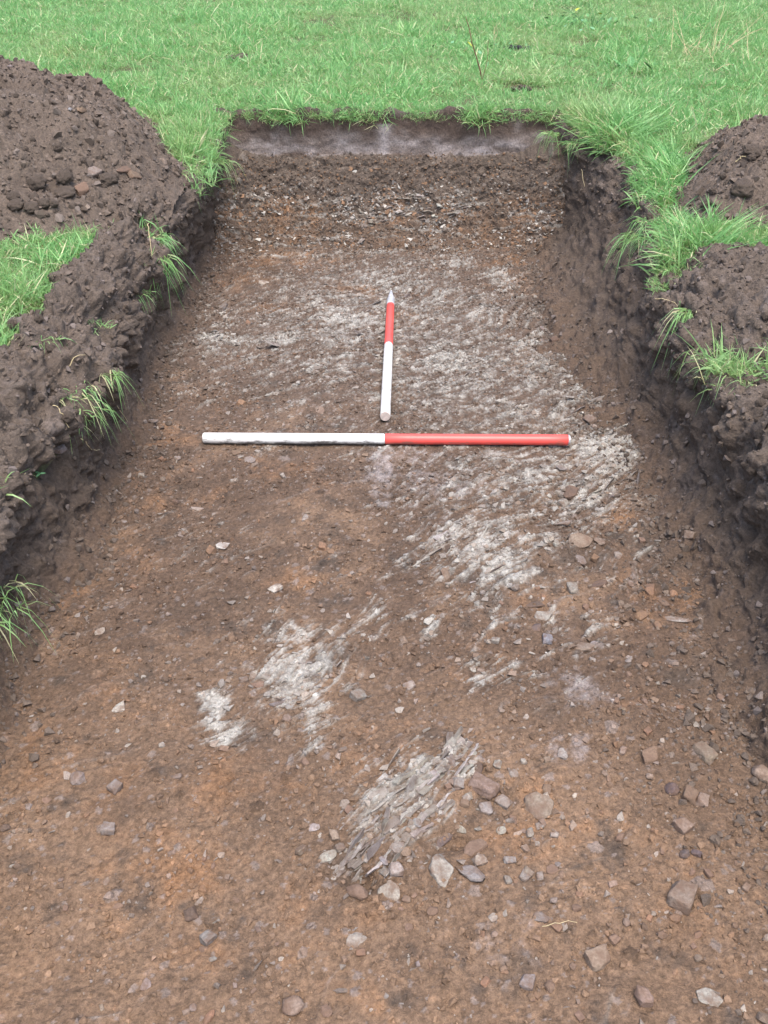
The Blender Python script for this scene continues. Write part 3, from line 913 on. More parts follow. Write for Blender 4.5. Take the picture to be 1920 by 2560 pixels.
def put_stone(px, py, wpx, hpx, kind, tone, label, group=None, yaw=None, cat='stone', sink=.3, tilt=.2):
    h = hit_px(px, py + hpx * .25)
    if not h:
        return
    p, nn, _ = h
    s = px_scale(p)
    wd, dp = wpx / s, hpx / s
    if kind == 'clod':
        me, sc = random.choice(CLODS), (wd * .95, wd * .8, dp * .8)
    elif kind == 'slab':
        me, sc = random.choice(SHAPES['slab']), (wd * 1.08, dp * 1.25, min(wd, dp) * .34)
    elif kind == 'flake':
        me, sc = random.choice(SHAPES['flake']), (wd * 1.08, dp * 1.3, min(wd, dp) * .22)
    else:
        me, sc = random.choice(SHAPES[kind]), (wd * 1.05, dp * 1.0, min(wd, dp) * .72)
    name = {'clod': 'soil_clod', 'flake': 'stone_flake', 'slab': 'flat_stone'}.get(kind, 'stone')
    o = link(name, me)
    o.scale = sc
    up = (nn * .6 + Vector((0, 0, .4))).normalized()
    q = up.to_track_quat('Z', 'Y')
    yaw = random.uniform(-.35, .35) if yaw is None else R(yaw)
    o.rotation_euler = (q.to_matrix() @ Euler((random.uniform(-tilt, tilt), random.uniform(-tilt, tilt), yaw)).to_matrix()).to_euler()
    o.location = p + up * sc[2] * (.5 - sink)
    o.color = vary(TONE[tone])
    tag(o, label, cat, group, 'thing')
    return o

STONES = [
 (1209, 1957, 78, 52, 'block', 'K', 'large pale brown stone right of the front shale ridge'),
 (1342, 2003, 84, 62, 'slab', 'K', 'flat pinkish tan slab, widest stone right of the shale ridge'),
 (1215, 2010, 40, 36, 'slab', 'G', 'small grey slab just below the large pale brown stone'),
 (1258, 1998, 42, 32, 'block', 'P', 'small chalky stone between two larger stones right of the ridge'),
 (1197, 1915, 34, 28, 'slab', 'D', 'brown slab leaning above the large pale brown stone'),
 (1365, 1970, 30, 26, 'block', 'T', 'small tan wedge on the upper edge of the pinkish slab'),
 (1172, 1985, 26, 20, 'slab', 'P', 'pale sliver left of the large pale brown stone'),
 (1625, 1884, 42, 44, 'block', 'T', 'tan three-cornered stone left of a broad tan boulder'),
 (1761, 1875, 64, 40, 'block', 'K', 'broad tan boulder with a flat light top near the right edge'),
 (1906, 1924, 40, 60, 'block', 'K', 'tan stone cut off by the right picture edge'),
 (1680, 1966, 42, 42, 'lump', 'U', 'dark purple knobbly stone left of a tan pair'),
 (1725, 1980, 46, 40, 'block', 'T', 'upper stone of a tan pair beside the dark purple stone'),
 (1755, 1995, 40, 34, 'block', 'K', 'lower right stone of a tan pair beside the purple stone'),
 (1706, 2056, 40, 46, 'block', 'K', 'pale tan squared block below the tan pair'),
 (1712, 2130, 34, 28, 'lump', 'U', 'left dark purple lump below the squared tan block'),
 (1742, 2128, 34, 26, 'lump', 'U', 'right dark purple lump below the squared tan block'),
 (1704, 2230, 84, 68, 'block', 'K', 'largest pale orange stone at lower right, white on top'),
 (1688, 2290, 38, 28, 'lump', 'O', 'orange lump under the largest pale orange stone'),
 (1655, 2330, 30, 26, 'lump', 'T', 'round tan lump in the row under the pale orange stone'),
 (1565, 2302, 28, 24, 'lump', 'K', 'round pinkish pebble at the left end of a stone row'),
 (1745, 2332, 28, 22, 'lump', 'O', 'small orange pebble at the right end of a stone row'),
 (1492, 2386, 60, 56, 'block', 'K', 'tan stone casting a dark shadow on its lower right'),
 (1536, 2345, 26, 26, 'block', 'T', 'small brown stone above the shadow-casting tan stone'),
 (1432, 2412, 22, 20, 'lump', 'T', 'small round tan pebble left of the shadow-casting stone'),
 (1608, 2485, 44, 46, 'block', 'K', 'pinkish tan pointed stone near the bottom edge'),
 (1776, 2485, 68, 40, 'slab', 'P', 'pale grey wedge-shaped slab in the bottom right corner'),
 (1319, 2450, 40, 40, 'block', 'G', 'grey purple stone in a dark patch near the bottom'),
 (1375, 2462, 36, 30, 'lump', 'T', 'brown lump right of the grey purple stone'),
 (1356, 2284, 28, 46, 'slab', 'G', 'upright grey flake left of a yellow grass stalk'),
 (1084, 2272, 34, 32, 'lump', 'T', 'rounded tan stone below the slab cluster'),
 (1233, 2290, 32, 20, 'slab', 'P', 'pale flat chip at lower middle of the floor'),
 (1105, 2158, 62, 74, 'slab', 'P', 'big pale slab with a white face below the purple hollow'),
 (1188, 2110, 46, 62, 'slab', 'T', 'curved tan slab right of the purple hollow'),
 (1200, 2146, 36, 30, 'block', 'P', 'small pale squared stone below the curved tan slab'),
 (1183, 2176, 74, 36, 'slab', 'G', 'grey brown slab with a dark underside below the curved slab'),
 (1113, 2092, 74, 26, 'slab', 'U', 'dark purple slab tilted over a hollow'),
 (1148, 2068, 44, 16, 'slab', 'P', 'thin pale slab edge above the purple slab'),
 (1275, 2146, 34, 22, 'block', 'B', 'small bluish stone right of the slab cluster'),
 (972, 2222, 70, 56, 'slab', 'P', 'big pale pink white stone at the foot of the shale ridge'),
 (994, 2108, 42, 36, 'slab', 'G', 'grey slab tilted at the lower right of the shale ridge'),
 (990, 2168, 38, 38, 'block', 'P', 'pale grey stone touching the blue slab below the ridge'),
 (961, 2146, 24, 30, 'slab', 'B', 'narrow blue slab at the foot of the shale ridge'),
 (963, 2176, 28, 24, 'block', 'G', 'purplish grey stone under the narrow blue slab'),
 (1043, 2052, 26, 24, 'slab', 'B', 'pale blue chip on the right flank of the shale ridge'),
 (818, 2137, 56, 26, 'slab', 'P', 'pale flat stone left of the ridge bottom'),
 (751, 2121, 32, 26, 'block', 'K', 'pinkish pebble standing alone left of the ridge'),
 (836, 2083, 30, 26, 'block', 'K', 'pinkish stone touching the left side of the ridge'),
 (850, 2115, 24, 26, 'block', 'G', 'grey stone between the pinkish stone and the ridge'),
 (872, 2023, 26, 22, 'block', 'T', 'brown stone wedged in the left flank of the ridge'),
 (780, 2058, 34, 44, 'slab', 'W', 'white flaky lump left of the shale ridge'),
 (892, 2222, 66, 46, 'lump', 'T', 'broad brown half-buried stone below the ridge'),
 (943, 1898, 22, 18, 'lump', 'P', 'small pale pebble above the shale ridge'),
 (1409, 1880, 40, 28, 'slab', 'P', 'pale half-buried stone in a pinkish patch at right'),
 (856, 1872, 24, 18, 'block', 'G', 'small grey stone above the upper left of the ridge'),
 (893, 2336, 44, 62, 'slab', 'P', 'pale triangular slab with its point down at bottom middle'),
 (298, 1761, 38, 30, 'slab', 'W', 'bright white flat stone on the left of the floor'),
 (195, 1938, 46, 46, 'lump', 'G', 'rounded grey half-buried stone at far left'),
 (288, 1961, 32, 32, 'block', 'G', 'squared grey stone right of the rounded half-buried one'),
 (272, 2065, 30, 36, 'block', 'G', 'grey oblong block standing at left'),
 (12, 2066, 30, 24, 'lump', 'D', 'dark round stone at the left picture edge'),
 (477, 2280, 34, 32, 'block', 'D', 'dark brown cube-shaped stone at lower left'),
 (500, 2250, 34, 16, 'slab', 'P', 'pale sliver behind the dark brown cube'),
 (521, 2338, 40, 38, 'block', 'G', 'grey faceted stone below the dark brown cube'),
 (509, 2368, 20, 26, 'slab', 'T', 'thin tan chip under the grey faceted stone'),
 (365, 2458, 28, 32, 'slab', 'G', 'grey squared chip near the bottom left'),
 (732, 2500, 66, 58, 'lump', 'K', 'big pinkish half-buried stone at the bottom'),
 (815, 2520, 34, 36, 'lump', 'T', 'brown stone right of the big pinkish stone'),
 (521, 2543, 54, 26, 'lump', 'O', 'orange stone on the bottom picture edge'),
 (405, 1860, 20, 18, 'lump', 'P', 'round pale pebble left of the small white patch'),
 (295, 2263, 28, 16, 'slab', 'T', 'thin tan chip lying flat at lower left'),
 (266, 2198, 22, 20, 'slab', 'K', 'small pinkish chip at lower left'),
 (118, 1998, 26, 15, 'slab', 'T', 'small flat tan chip near the left picture edge'),
 (1446, 1345, 66, 36, 'slab', 'K', 'pale tan slab on the right, largest below the red rod end'),
 (1501, 1350, 38, 22, 'slab', 'K', 'smaller pale slab touching the right of the largest one'),
 (1450, 1395, 44, 30, 'slab', 'G', 'grey slab with a dark hollow beneath its right end'),
 (1724, 1333, 30, 28, 'block', 'K', 'pinkish stone on the dark soil at right'),
 (1625, 1470, 52, 24, 'block', 'O', 'oblong orange tan block on the right of the floor'),
 (1660, 1502, 48, 20, 'slab', 'T', 'flat brown slab below the oblong orange block'),
 (1682, 1480, 30, 26, 'lump', 'O', 'orange lump right of the oblong block'),
 (1686, 1546, 82, 14, 'slab', 'P', 'long thin pale slab lying flat at right'),
 (1602, 1535, 38, 26, 'block', 'O', 'orange brown stone left of the long thin slab'),
 (1495, 1457, 52, 26, 'slab', 'D', 'long brown slab lying diagonally right of centre'),
 (1432, 1467, 44, 30, 'block', 'G', 'grey wedge left of the long brown slab'),
 (1287, 1466, 30, 26, 'lump', 'G', 'dark grey round stone right of the pale shale'),
 (1342, 1508, 58, 24, 'slab', 'D', 'dark slab roofing a small hollow right of centre'),
 (1359, 1534, 50, 32, 'slab', 'P', 'chalky pale slab under the dark roofing slab'),
 (1342, 1562, 26, 28, 'slab', 'U', 'dark flake below the chalky pale slab'),
 (1458, 1612, 54, 38, 'slab', 'K', 'tan grey slab with a point to the left, right of centre'),
 (1368, 1595, 34, 26, 'block', 'B', 'bluish white stone left of the pointed tan grey slab'),
 (1238, 1597, 24, 24, 'block', 'P', 'pale squared pebble in the middle of the floor'),
 (1009, 1597, 26, 18, 'block', 'K', 'pinkish pebble left of the pale squared one'),
 (1023, 1710, 32, 28, 'block', 'P', 'pale grey stone standing alone in the centre'),
 (1113, 1427, 26, 32, 'slab', 'K', 'pinkish upright flake left of the pale shale'),
 (1116, 1367, 40, 24, 'slab', 'D', 'dark slab stuck in the pale shale right of centre'),
 (1423, 1224, 54, 36, 'slab', 'D', 'dark slab stuck on edge beside the right hand shale'),
 (1406, 1254, 26, 26, 'block', 'P', 'pale pebble at the foot of the dark slab on edge'),
 (1408, 1300, 26, 44, 'slab', 'P', 'pale upright splinter between two shale patches'),
 (558, 1360, 36, 26, 'slab', 'W', 'whitish oblong stone left of centre'),
 (527, 1374, 26, 24, 'block', 'O', 'orange stone touching the whitish oblong one'),
 (807, 1363, 24, 24, 'block', 'O', 'left orange pebble of a pair in mid floor'),
 (830, 1376, 22, 18, 'slab', 'O', 'right orange chip of a pair in mid floor'),
 (761, 1292, 28, 18, 'slab', 'P', 'pale chip left of the grey clay smear'),
 (625, 1146, 36, 26, 'slab', 'G', 'grey flat stone below the white rod section'),
 (590, 1129, 28, 22, 'slab', 'T', 'brown stone touching the upper left of the grey flat one'),
 (443, 1142, 18, 16, 'slab', 'W', 'thin whitish splinter below the white rod end'),
 (405, 1146, 18, 15, 'block', 'O', 'small orange pebble left of the whitish splinter'),
 (495, 1268, 34, 15, 'slab', 'P', 'flat pale chip at mid left'),
 (440, 1253, 18, 16, 'block', 'D', 'small dark brown stone left of the flat pale chip'),
 (249, 1577, 32, 18, 'slab', 'P', 'pale flat pebble at left below the hanging grass'),
 (203, 1516, 26, 18, 'lump', 'G', 'grey pebble near the left wall foot'),
 (689, 1467, 34, 34, 'slab', 'W', 'white fan-shaped flake left of centre'),
 (633, 1686, 28, 20, 'block', 'P', 'pale pebble at the upper left of the white shale'),
 (645, 1706, 42, 24, 'slab', 'T', 'tan slab below the pale pebble beside white shale'),
 (610, 1697, 22, 18, 'block', 'G', 'grey pebble left of the tan slab beside white shale'),
 (720, 1790, 36, 24, 'slab', 'K', 'pinkish slab between the two white shale patches'),
 (895, 1735, 32, 36, 'block', 'G', 'grey stone at the right edge of the white shale'),
 (385, 1050, 30, 16, 'lump', 'G', 'rounded grey pebble at the foot of the left side'),
 (798, 1023, 42, 26, 'slab', 'K', 'tan grey slab left of the upright rod butt'),
 (602, 1006, 24, 18, 'block', 'O', 'orange pebble above the white rod section'),
 (711, 924, 34, 14, 'slab', 'G', 'flat grey stone in the upper left of the floor'),
 (558, 766, 40, 18, 'block', 'G', 'grey block at the far left of the floor'),
 (659, 703, 34, 18, 'slab', 'P', 'pale slab on edge in the upper left of the floor'),
 (620, 803, 30, 12, 'slab', 'O', 'orange chips side by side at upper left'),
 (1357, 818, 34, 16, 'slab', 'G', 'grey brown slab at upper right of the floor'),
 (1386, 848, 28, 18, 'block', 'D', 'dark brown stone below the grey brown slab at right'),
 (905, 598, 34, 16, 'slab', 'P', 'pale slab leaning at the foot of the end face'),
 (1475, 1046, 34, 22, 'block', 'K', 'brown block with a flat top above the red rod end'),
 (1488, 1064, 30, 14, 'slab', 'P', 'pale slab in front of the flat-topped brown block'),
 (235, 428, 40, 30, 'block', 'G', 'grey stone with a pale top on the left spoil heap'),
 (206, 470, 40, 30, 'block', 'T', 'tan oblong stone below the grey one on the left heap'),
 (334, 437, 38, 24, 'block', 'T', 'tan stone at the right of the stones on the left heap'),
 (307, 420, 46, 18, 'slab', 'D', 'dark flat slab above the tan stone on the left heap'),
 (202, 272, 36, 22, 'lump', 'T', 'brown stone high on the left spoil heap'),
 (176, 272, 18, 12, 'lump', 'B', 'small bluish pebble high on the left spoil heap'),
 (26, 165, 24, 14, 'lump', 'G', 'grey pebble near the top of the left spoil heap'),
 (148, 1116, 48, 30, 'lump', 'G', 'grey stone set in the earth side under the hanging grass'),
]
CLODLIST = [
 (91, 452, 46, 38, 'largest round clod on the left spoil heap'),
 (270, 448, 50, 38, 'large rough clod beside the grey stone on the heap'),
 (162, 440, 44, 36, 'rough clod left of the pale-topped grey stone'),
 (165, 480, 58, 30, 'wide low clod below the stones on the heap'),
 (84, 492, 32, 24, 'small round clod, upper left of a cluster of five'),
 (111, 506, 34, 28, 'middle clod in a cluster of five on the heap'),
 (132, 506, 26, 22, 'rightmost small clod in a cluster of five'),
 (81, 516, 40, 30, 'lower middle clod in a cluster of five'),
 (42, 510, 44, 32, 'leftmost broad clod in a cluster of five'),
 (35, 488, 34, 26, 'lone clod at the left picture edge on the heap'),
 (1852, 470, 60, 46, 'broad crumbly clod on the right spoil heap'),
 (1880, 375, 46, 30, 'crumbly clod near the top of the right spoil heap'),
 (1770, 505, 40, 30, 'clod at the left foot of the right spoil heap'),
]
for (px, py, a, b, k, t, lab) in STONES:
    on_heap = px < 360 and py < 500
    put_stone(px, py, a, b, k, t, lab, 'stones on the left spoil heap' if on_heap else 'loose stones on the trench floor')
for (px, py, a, b, lab) in CLODLIST:
    put_stone(px, py, a, b, 'clod', 'D', lab, 'clods on the spoil heaps', cat='clod', sink=.25)

# smaller stones that nothing tells apart, zone by zone
WORD = {'T': 'tan', 'O': 'orange', 'G': 'grey', 'K': 'pinkish tan', 'P': 'pale', 'D': 'dark brown'}
NOUN = {'block': 'angular stone', 'lump': 'rounded pebble', 'slab': 'flat chip'}
CUT = (' right', ' left', ' just', ' between', ' leaning', ' on ', ' of ', ' with', ' cut', ' beside', ' below', ' under', ' at ', ' above', ' casting', ' near', ' in ', ' tilted', ' over', ' touching', ' stuck',
       ' wedged', ' standing', ' lying', ' from', ' behind', ' roofing', ' set', ' high', ' side', ' that')
def short(lab):
    k = min([lab.find(c, 8) for c in CUT if lab.find(c, 8) > 0] + [len(lab)])
    return lab[:k]
from collections import Counter
_cnt = Counter(short(q[6]) for q in STONES)
ANCH = [(q[0], q[1], short(q[6])) for q in STONES if _cnt[short(q[6])] == 1 and len(short(q[6]).split()) >= 3]
USED = set()
ZONES = [((900, 2180, 1880, 2540), 36, (14, 26), 'TTOKOG', 'pebbles at the front right'), ((20, 1850, 800, 2540), 30, (13, 24), 'TTOKG', 'pebbles at the front left'),
         ((1120, 1880, 1400, 2200), 34, (15, 34), 'KPGT', 'rubble beside the shale ridge'), ((1500, 1700, 1850, 2200), 22, (13, 26), 'TTKO', 'pebbles along the right side'),
         ((1150, 1330, 1650, 1720), 26, (13, 24), 'KTGPO', 'stones right of centre'), ((300, 1150, 1000, 1650), 18, (12, 20), 'TKGOP', 'stones left of centre')]
for (x0, y0, x1, y1), n, (s0, s1), tns, grp in ZONES:
    for _ in range(n):
        for _try in range(12):
            px, py, kd, tn, a = random.uniform(x0, x1), random.uniform(y0, y1), random.choice(('block', 'lump', 'slab', 'block')), random.choice(tns), random.uniform(s0, s1)
            ax, ay, nm = min(ANCH, key=lambda q: (q[0] - px) ** 2 + (q[1] - py) ** 2)
            dx, dy = px - ax, py - ay
            dist = math.hypot(dx, dy)
            if dist < 42 or dist > 190:
                continue
            way = ('right of' if dx > 0 else 'left of') if abs(dx) > abs(dy) else ('below' if dy > 0 else 'above')
            lab = ('small ' if a > (s0 + s1) / 2 else 'tiny ') + WORD[tn] + ' ' + NOUN[kd] + (' close ' if dist < 75 else ' ') + (way if way in ('right of', 'left of') or dist >= 75 else {'below': 'below', 'above': 'above'}[way]) + ' the ' + nm
            if lab not in USED and len(lab.split()) <= 16:
                break
        else:
            continue
        USED.add(lab)
        put_stone(px, py, a, a * random.uniform(.6, .9), kd, tn, lab, grp, yaw=random.uniform(0, 360), sink=.28)

# ------------------------------------------------------------------ shale ridges: thin leaves of rock standing on edge
def leaf_mesh(seed):
    rr = random.Random(seed)
    V, F = [], []
    n = 7
    for i in range(n):
        t = i / (n - 1)
        e = math.sin(math.pi * min(1, max(0, .08 + .84 * t))) ** .45
        th = .5 * e * rr.uniform(.6, 1)
        hi = .5 * e * rr.uniform(.62, 1)
        off = rr.uniform(-.25, .25)
        x = t - .5 + rr.uniform(-.03, .03)
        V += [(x, off - th, -.5), (x, off + th, -.5), (x, off + th * rr.uniform(.5, 1), hi * rr.uniform(.7, 1)), (x, off - th * rr.uniform(.5, 1), hi)]
    for i in range(n - 1):
        for k in range(4):
            F.append((i * 4 + k, i * 4 + (k + 1) % 4, i * 4 + 4 + (k + 1) % 4, i * 4 + 4 + k))
    F += [(3, 2, 1, 0), tuple(range(4 * n - 4, 4 * n))]
    me = bpy.data.meshes.new('shale_leaf')
    me.from_pydata(V, [], F)
    me.update()
    me.materials.append(M_SHALE)
    return me
LEAVES = [leaf_mesh(s) for s in range(10)]

def ridge(px, py, rx, ry, n, lmin, lmax, label, tones, strike=40, rise=.006, spread=8, thick=(.003, .008), spine=None):
    h = hit_px(px, py)
    e = empty('shale_ridge', h[0])
    tag(e, label, 'shale ridge', 'shale bands in the trench')
    for _ in range(n):
        a, r = random.uniform(0, 6.283), math.sqrt(random.random())
        if spine:
            (ax, ay), (bx, by), wd = spine
            t = random.random()
            off = random.gauss(0, .55) * wd * (.45 + .75 * math.sin(math.pi * min(1, t * .95 + .05)))
            hh = hit_px(ax + (bx - ax) * t + off * .72, ay + (by - ay) * t + off * .69)
        else:
            hh = hit_px(px + rx * r * math.cos(a), py + ry * r * math.sin(a))
        if not hh:
            continue
        p, nn, _ = hh
        o = link('shale_leaf', random.choice(LEAVES), e)
        L = lmin + (lmax - lmin) * random.random() ** 1.7
        ht = random.uniform(.012, .022) if spine else random.uniform(.016, .032)
        o.scale = (L, random.uniform(*thick), ht)
        up = (nn * .8 + Vector((0, 0, .2))).normalized()
        q = up.to_track_quat('Z', 'Y').to_matrix()
        # track quat leaves X arbitrary: rebuild the frame from the strike
        sx = Vector((math.cos(R(strike + random.gauss(0, spread))), math.sin(R(strike + random.gauss(0, spread))), 0))
        sx = (sx - up * sx.dot(up)).normalized()
        sy = up.cross(sx)
        m = Matrix((sx, sy, up)).transposed() @ Euler((R(random.gauss(36, 14)), R(random.gauss(0, 7)), 0)).to_matrix()
        o.rotation_euler = m.to_euler()
        o.location = p - up * (ht * .5 - random.uniform(.1, 1) * rise) - e.location
        o.color = vary(TONE[random.choice(tones)], .2)
    return e

e = None
ridge(1000, 1990, 105, 80, 130, .02, .09, 'long upstanding ridge of pale shale leaves at the front centre', 'PPWGP', 50, .006, 8, (.0025, .009),
      spine=((862, 2180), (1160, 1870), 74))
ridge(745, 1690, 110, 80, 26, .02, .08, 'white dusty shale band left of centre', 'PGG', 40, .004)
ridge(545, 1800, 50, 80, 14, .02, .07, 'small bright white shale patch at left', 'WWP', 46, .004)
ridge(1170, 1385, 130, 90, 34, .03, .11, 'pale grey shale band right of centre below the red rod', 'PWGG', 40)
ridge(1490, 1200, 110, 70, 36, .03, .11, 'grey shale band at the foot of the right side', 'PGGP', 36, .004)
ridge(1500, 1040, 110, 80, 26, .03, .10, 'pale shale patch around the red rod end', 'PPGW', 20, .004)
ridge(600, 850, 150, 26, 24, .04, .14, 'thin white shale streaks at the far left of the floor', 'PWG', 33, .004)
ridge(880, 780, 170, 60, 34, .04, .13, 'pale shale band behind the upright rod', 'PGG', 30, .004)
ridge(1110, 900, 120, 60, 26, .03, .12, 'pale shale band right of the upright rod', 'PPG', 30, .004)
ridge(1080, 512, 110, 40, 44, .03, .08, 'stacked pale shale leaves in the end face', 'WWP', 4, .012, 10, (.005, .010))
ridge(910, 545, 55, 22, 16, .03, .07, 'short stack of grey shale leaves low in the end face', 'PPG', 6, .012, 9, (.005, .010))

# ------------------------------------------------------------------ grit, chips and crumbs past counting
def chip_templates(n, kind):
    out = []
    for s in range(n):
        rr = random.Random(500 + s)
        bm = bmesh.new()
        for i in range(9):
            a = rr.uniform(0, 6.283)
            if kind == 'chip':
                bm.verts.new((.5 * math.cos(a), .3 * math.sin(a), rr.choice((-.12, .12))))
            else:
                c = rr.uniform(-1, 1)
                q = math.sqrt(1 - c * c)
                bm.verts.new((.5 * q * math.cos(a), .45 * q * math.sin(a), .38 * c))
        bmesh.ops.convex_hull(bm, input=bm.verts)
        bmesh.ops.triangulate(bm, faces=bm.faces)
        bm.verts.ensure_lookup_table()
        lone = [v for v in bm.verts if not v.link_faces]
        bmesh.ops.delete(bm, geom=lone, context='VERTS')
        bm.verts.index_update()
        out.append((np.array([v.co[:] for v in bm.verts]), np.array([[v.index for v in f.verts] for f in bm.faces])))
        bm.free()
    return out

def scatter_nodes(name, src):
    ng = bpy.data.node_groups.new(name, 'GeometryNodeTree')
    ng.interface.new_socket('Geometry', in_out='INPUT', socket_type='NodeSocketGeometry')
    ng.interface.new_socket('Geometry', in_out='OUTPUT', socket_type='NodeSocketGeometry')
    n, l = ng.nodes, ng.links
    gi, go = n.new('NodeGroupInput'), n.new('NodeGroupOutput')
    ci = n.new('GeometryNodeCollectionInfo')
    ci.inputs['Collection'].default_value = src
    ci.inputs['Separate Children'].default_value = True
    ci.inputs['Reset Children'].default_value = True
    ip = n.new('GeometryNodeInstanceOnPoints')
    ip.inputs['Pick Instance'].default_value = True
    def attr(nm, ty):
        a = n.new('GeometryNodeInputNamedAttribute')
        a.data_type = ty
        a.inputs['Name'].default_value = nm
        return a.outputs['Attribute']
    er = n.new('FunctionNodeEulerToRotation')
    l.new(attr('rot', 'FLOAT_VECTOR'), er.inputs[0])
    l.new(gi.outputs[0], ip.inputs['Points'])
    l.new(ci.outputs[0], ip.inputs['Instance'])
    l.new(attr('which', 'INT'), ip.inputs['Instance Index'])
    l.new(er.outputs[0], ip.inputs['Rotation'])
    l.new(attr('size', 'FLOAT'), ip.inputs['Scale'])
    l.new(ip.outputs[0], go.inputs[0])
    return ng

def grit_material():
    m, n, l, b = material('grit')
    at = N(n, 'ShaderNodeAttribute', attribute_name='tint', attribute_type='INSTANCER')
    geo = N(n, 'ShaderNodeNewGeometry').outputs['Position']
    n2 = noise_node(n, l, 380, 3, 0.6, geo)
    l.new(mul_col(n, l, at.outputs['Color'], map_range(n, l, n2.outputs[0], 0.3, 0.7, 0.75, 1.25)), b.inputs['Base Color'])
    b.inputs['Roughness'].default_value = 0.9
    b.inputs['Specular IOR Level'].default_value = 0.25
    return m
M_GRIT = grit_material()
GRIT = {}
for kd in ('pebble', 'chip'):
    cl = bpy.data.collections.new('loose_' + kd)
    for tv, tf in chip_templates(10, kd):
        cl.objects.link(bpy.data.objects.new('loose_' + kd, raw_mesh('loose_' + kd, tv, tf, M_GRIT, None, False)))
    GRIT[kd] = scatter_nodes('strew_' + kd, cl)

def scatter(name, label, P, Nn, size, col, kind, yaw, tilt=.5, sink=.15):
    n = len(P)
    up = Nn
    sx = np.stack([np.cos(yaw), np.sin(yaw), RNG.normal(0, tilt, n)], -1)
    sx -= up * (sx * up).sum(-1, keepdims=True)
    sx /= np.linalg.norm(sx, axis=1, keepdims=True) + 1e-9
    sy = np.cross(up, sx)
    r = RNG.normal(0, tilt, (n, 1))
    up2, sy2 = up * np.cos(r) - sy * np.sin(r), sy * np.cos(r) + up * np.sin(r)
    rot = np.stack([np.arctan2(sy2[:, 2], up2[:, 2]), -np.arcsin(np.clip(sx[:, 2], -1, 1)), np.arctan2(sx[:, 1], sx[:, 0])], -1)
    me = bpy.data.meshes.new(name)
    me.vertices.add(n)
    me.vertices.foreach_set('co', (P + up * (size * sink)[:, None]).astype(np.float32).ravel())
    me.attributes.new('rot', 'FLOAT_VECTOR', 'POINT').data.foreach_set('vector', rot.astype(np.float32).ravel())
    me.attributes.new('size', 'FLOAT', 'POINT').data.foreach_set('value', size.astype(np.float32))
    me.attributes.new('which', 'INT', 'POINT').data.foreach_set('value', RNG.randint(0, 10, n).astype(np.int32))
    c4 = np.ones((n, 4), np.float32)
    c4[:, :3] = col
    me.attributes.new('tint', 'FLOAT_COLOR', 'POINT').data.foreach_set('color', c4.ravel())
    o = link(name, me)
    o.modifiers.new('strew', 'NODES').node_group = GRIT[kind]
    return tag(o, label, kind='stuff')

_cl = bpy.data.collections.new('broken_clods')
for q in range(10):
    me = CLODS[q % 5].copy()
    _cl.objects.link(bpy.data.objects.new('broken_clod', me))
GRIT['clod'] = scatter_nodes('strew_clod', _cl)

def pick(P, Nn, n, weight=None):
    A = np.linalg.norm(np.cross(np.gradient(P, axis=1), np.gradient(P, axis=0)), axis=-1)
    W = A if weight is None else A * weight
    k = RNG.choice(W.size, n, p=(W / W.sum()).ravel())
    pp = P.reshape(-1, 3)[k]
    nn = Nn.reshape(-1, 3)[k]
    nn = np.where(nn[:, 2:3] + (-nn[:, 1:2]) * .3 < 0, -nn, nn)
    return pp, nn, k

def tones(n, choices, wts, var=.25):
    c = np.array(choices)[RNG.choice(len(choices), n, p=np.array(wts) / sum(wts))]
    return np.clip(c * (1 + RNG.uniform(-var, var, (n, 1))), .02, .7)

NF = grid_normals(FLOOR_P)
NF = np.where(NF[..., 2:3] < 0, -NF, NF)
fx_, fy_ = FLOOR_P[..., 0], FLOOR_P[..., 1]
patchy = np.clip(.5 + 1.3 * fbm(fx_ * 6, fy_ * 6, 31, 3), .05, 1.6)
vis = (fy_ > .3)
n = 48000
p, nn, k = pick(FLOOR_P, NF, n, patchy * vis)
base = FLOOR_COL.reshape(-1, 3)[k]
mixk = (RNG.rand(n, 1) < .28) * .55
scatter('gravel', 'brown grit scattered over the trench floor', p, nn, .002 + .0035 * RNG.rand(n) + .011 * RNG.rand(n) ** 7,
        np.clip(base * RNG.uniform(.8, 1.35, (n, 1)) * (1 - mixk) + mixk * tones(n, [TONE['T'], TONE['G'], TONE['P'], TONE['O'], TONE['D']], [4, 2.5, 2, 2.5, 1]), .02, .6), 'pebble', RNG.uniform(0, 6.3, n))
n = 15000
stk = np.clip(FLOOR_SH, 0, 1) + .05 * patchy + .30 * patchy * sstep(1.5, 2.6, fy_) + .14 * np.clip(blobs(fx_, fy_, [(1250, 1000, 420, 330, 1), (960, 780, 460, 160, 1), (1220, 1450, 300, 260, 1)]), 0, 1)
stk = stk + 1.1 * blobs(fx_, fy_, [(900, 2130, 60, 50, 1), (960, 2060, 80, 60, 1), (1030, 1990, 90, 60, 1), (1110, 1910, 60, 50, 1)])
p, nn, k = pick(FLOOR_P, NF, n, stk * vis)
scatter('shale_chips', 'pale shale chips strewn along the rock bands', p, nn, .004 + .006 * RNG.rand(n) + .016 * RNG.rand(n) ** 6, .45 * FLOOR_COL.reshape(-1, 3)[k] + .55 * tones(n, [(.31, .29, .255), (.25, .225, .20), (.17, .15, .135), (.18, .13, .095)], [3, 3, 2, 2.5]), 'chip',
        STRIKE + RNG.normal(0, .4, n), .4, .05)
n = 3000
zf = EF_P[..., 2]
p, nn, k = pick(EF_P, EF_N, n, sstep(.34, .24, zf) * (.3 + sstep(.26, .18, zf) * 1.0) * np.clip(.4 + 1.5 * fbm(EF_P[..., 0] * 5, zf * 9, 3, 3), .05, 2))
nn = np.where(nn[:, 1:2] > 0, -nn, nn)
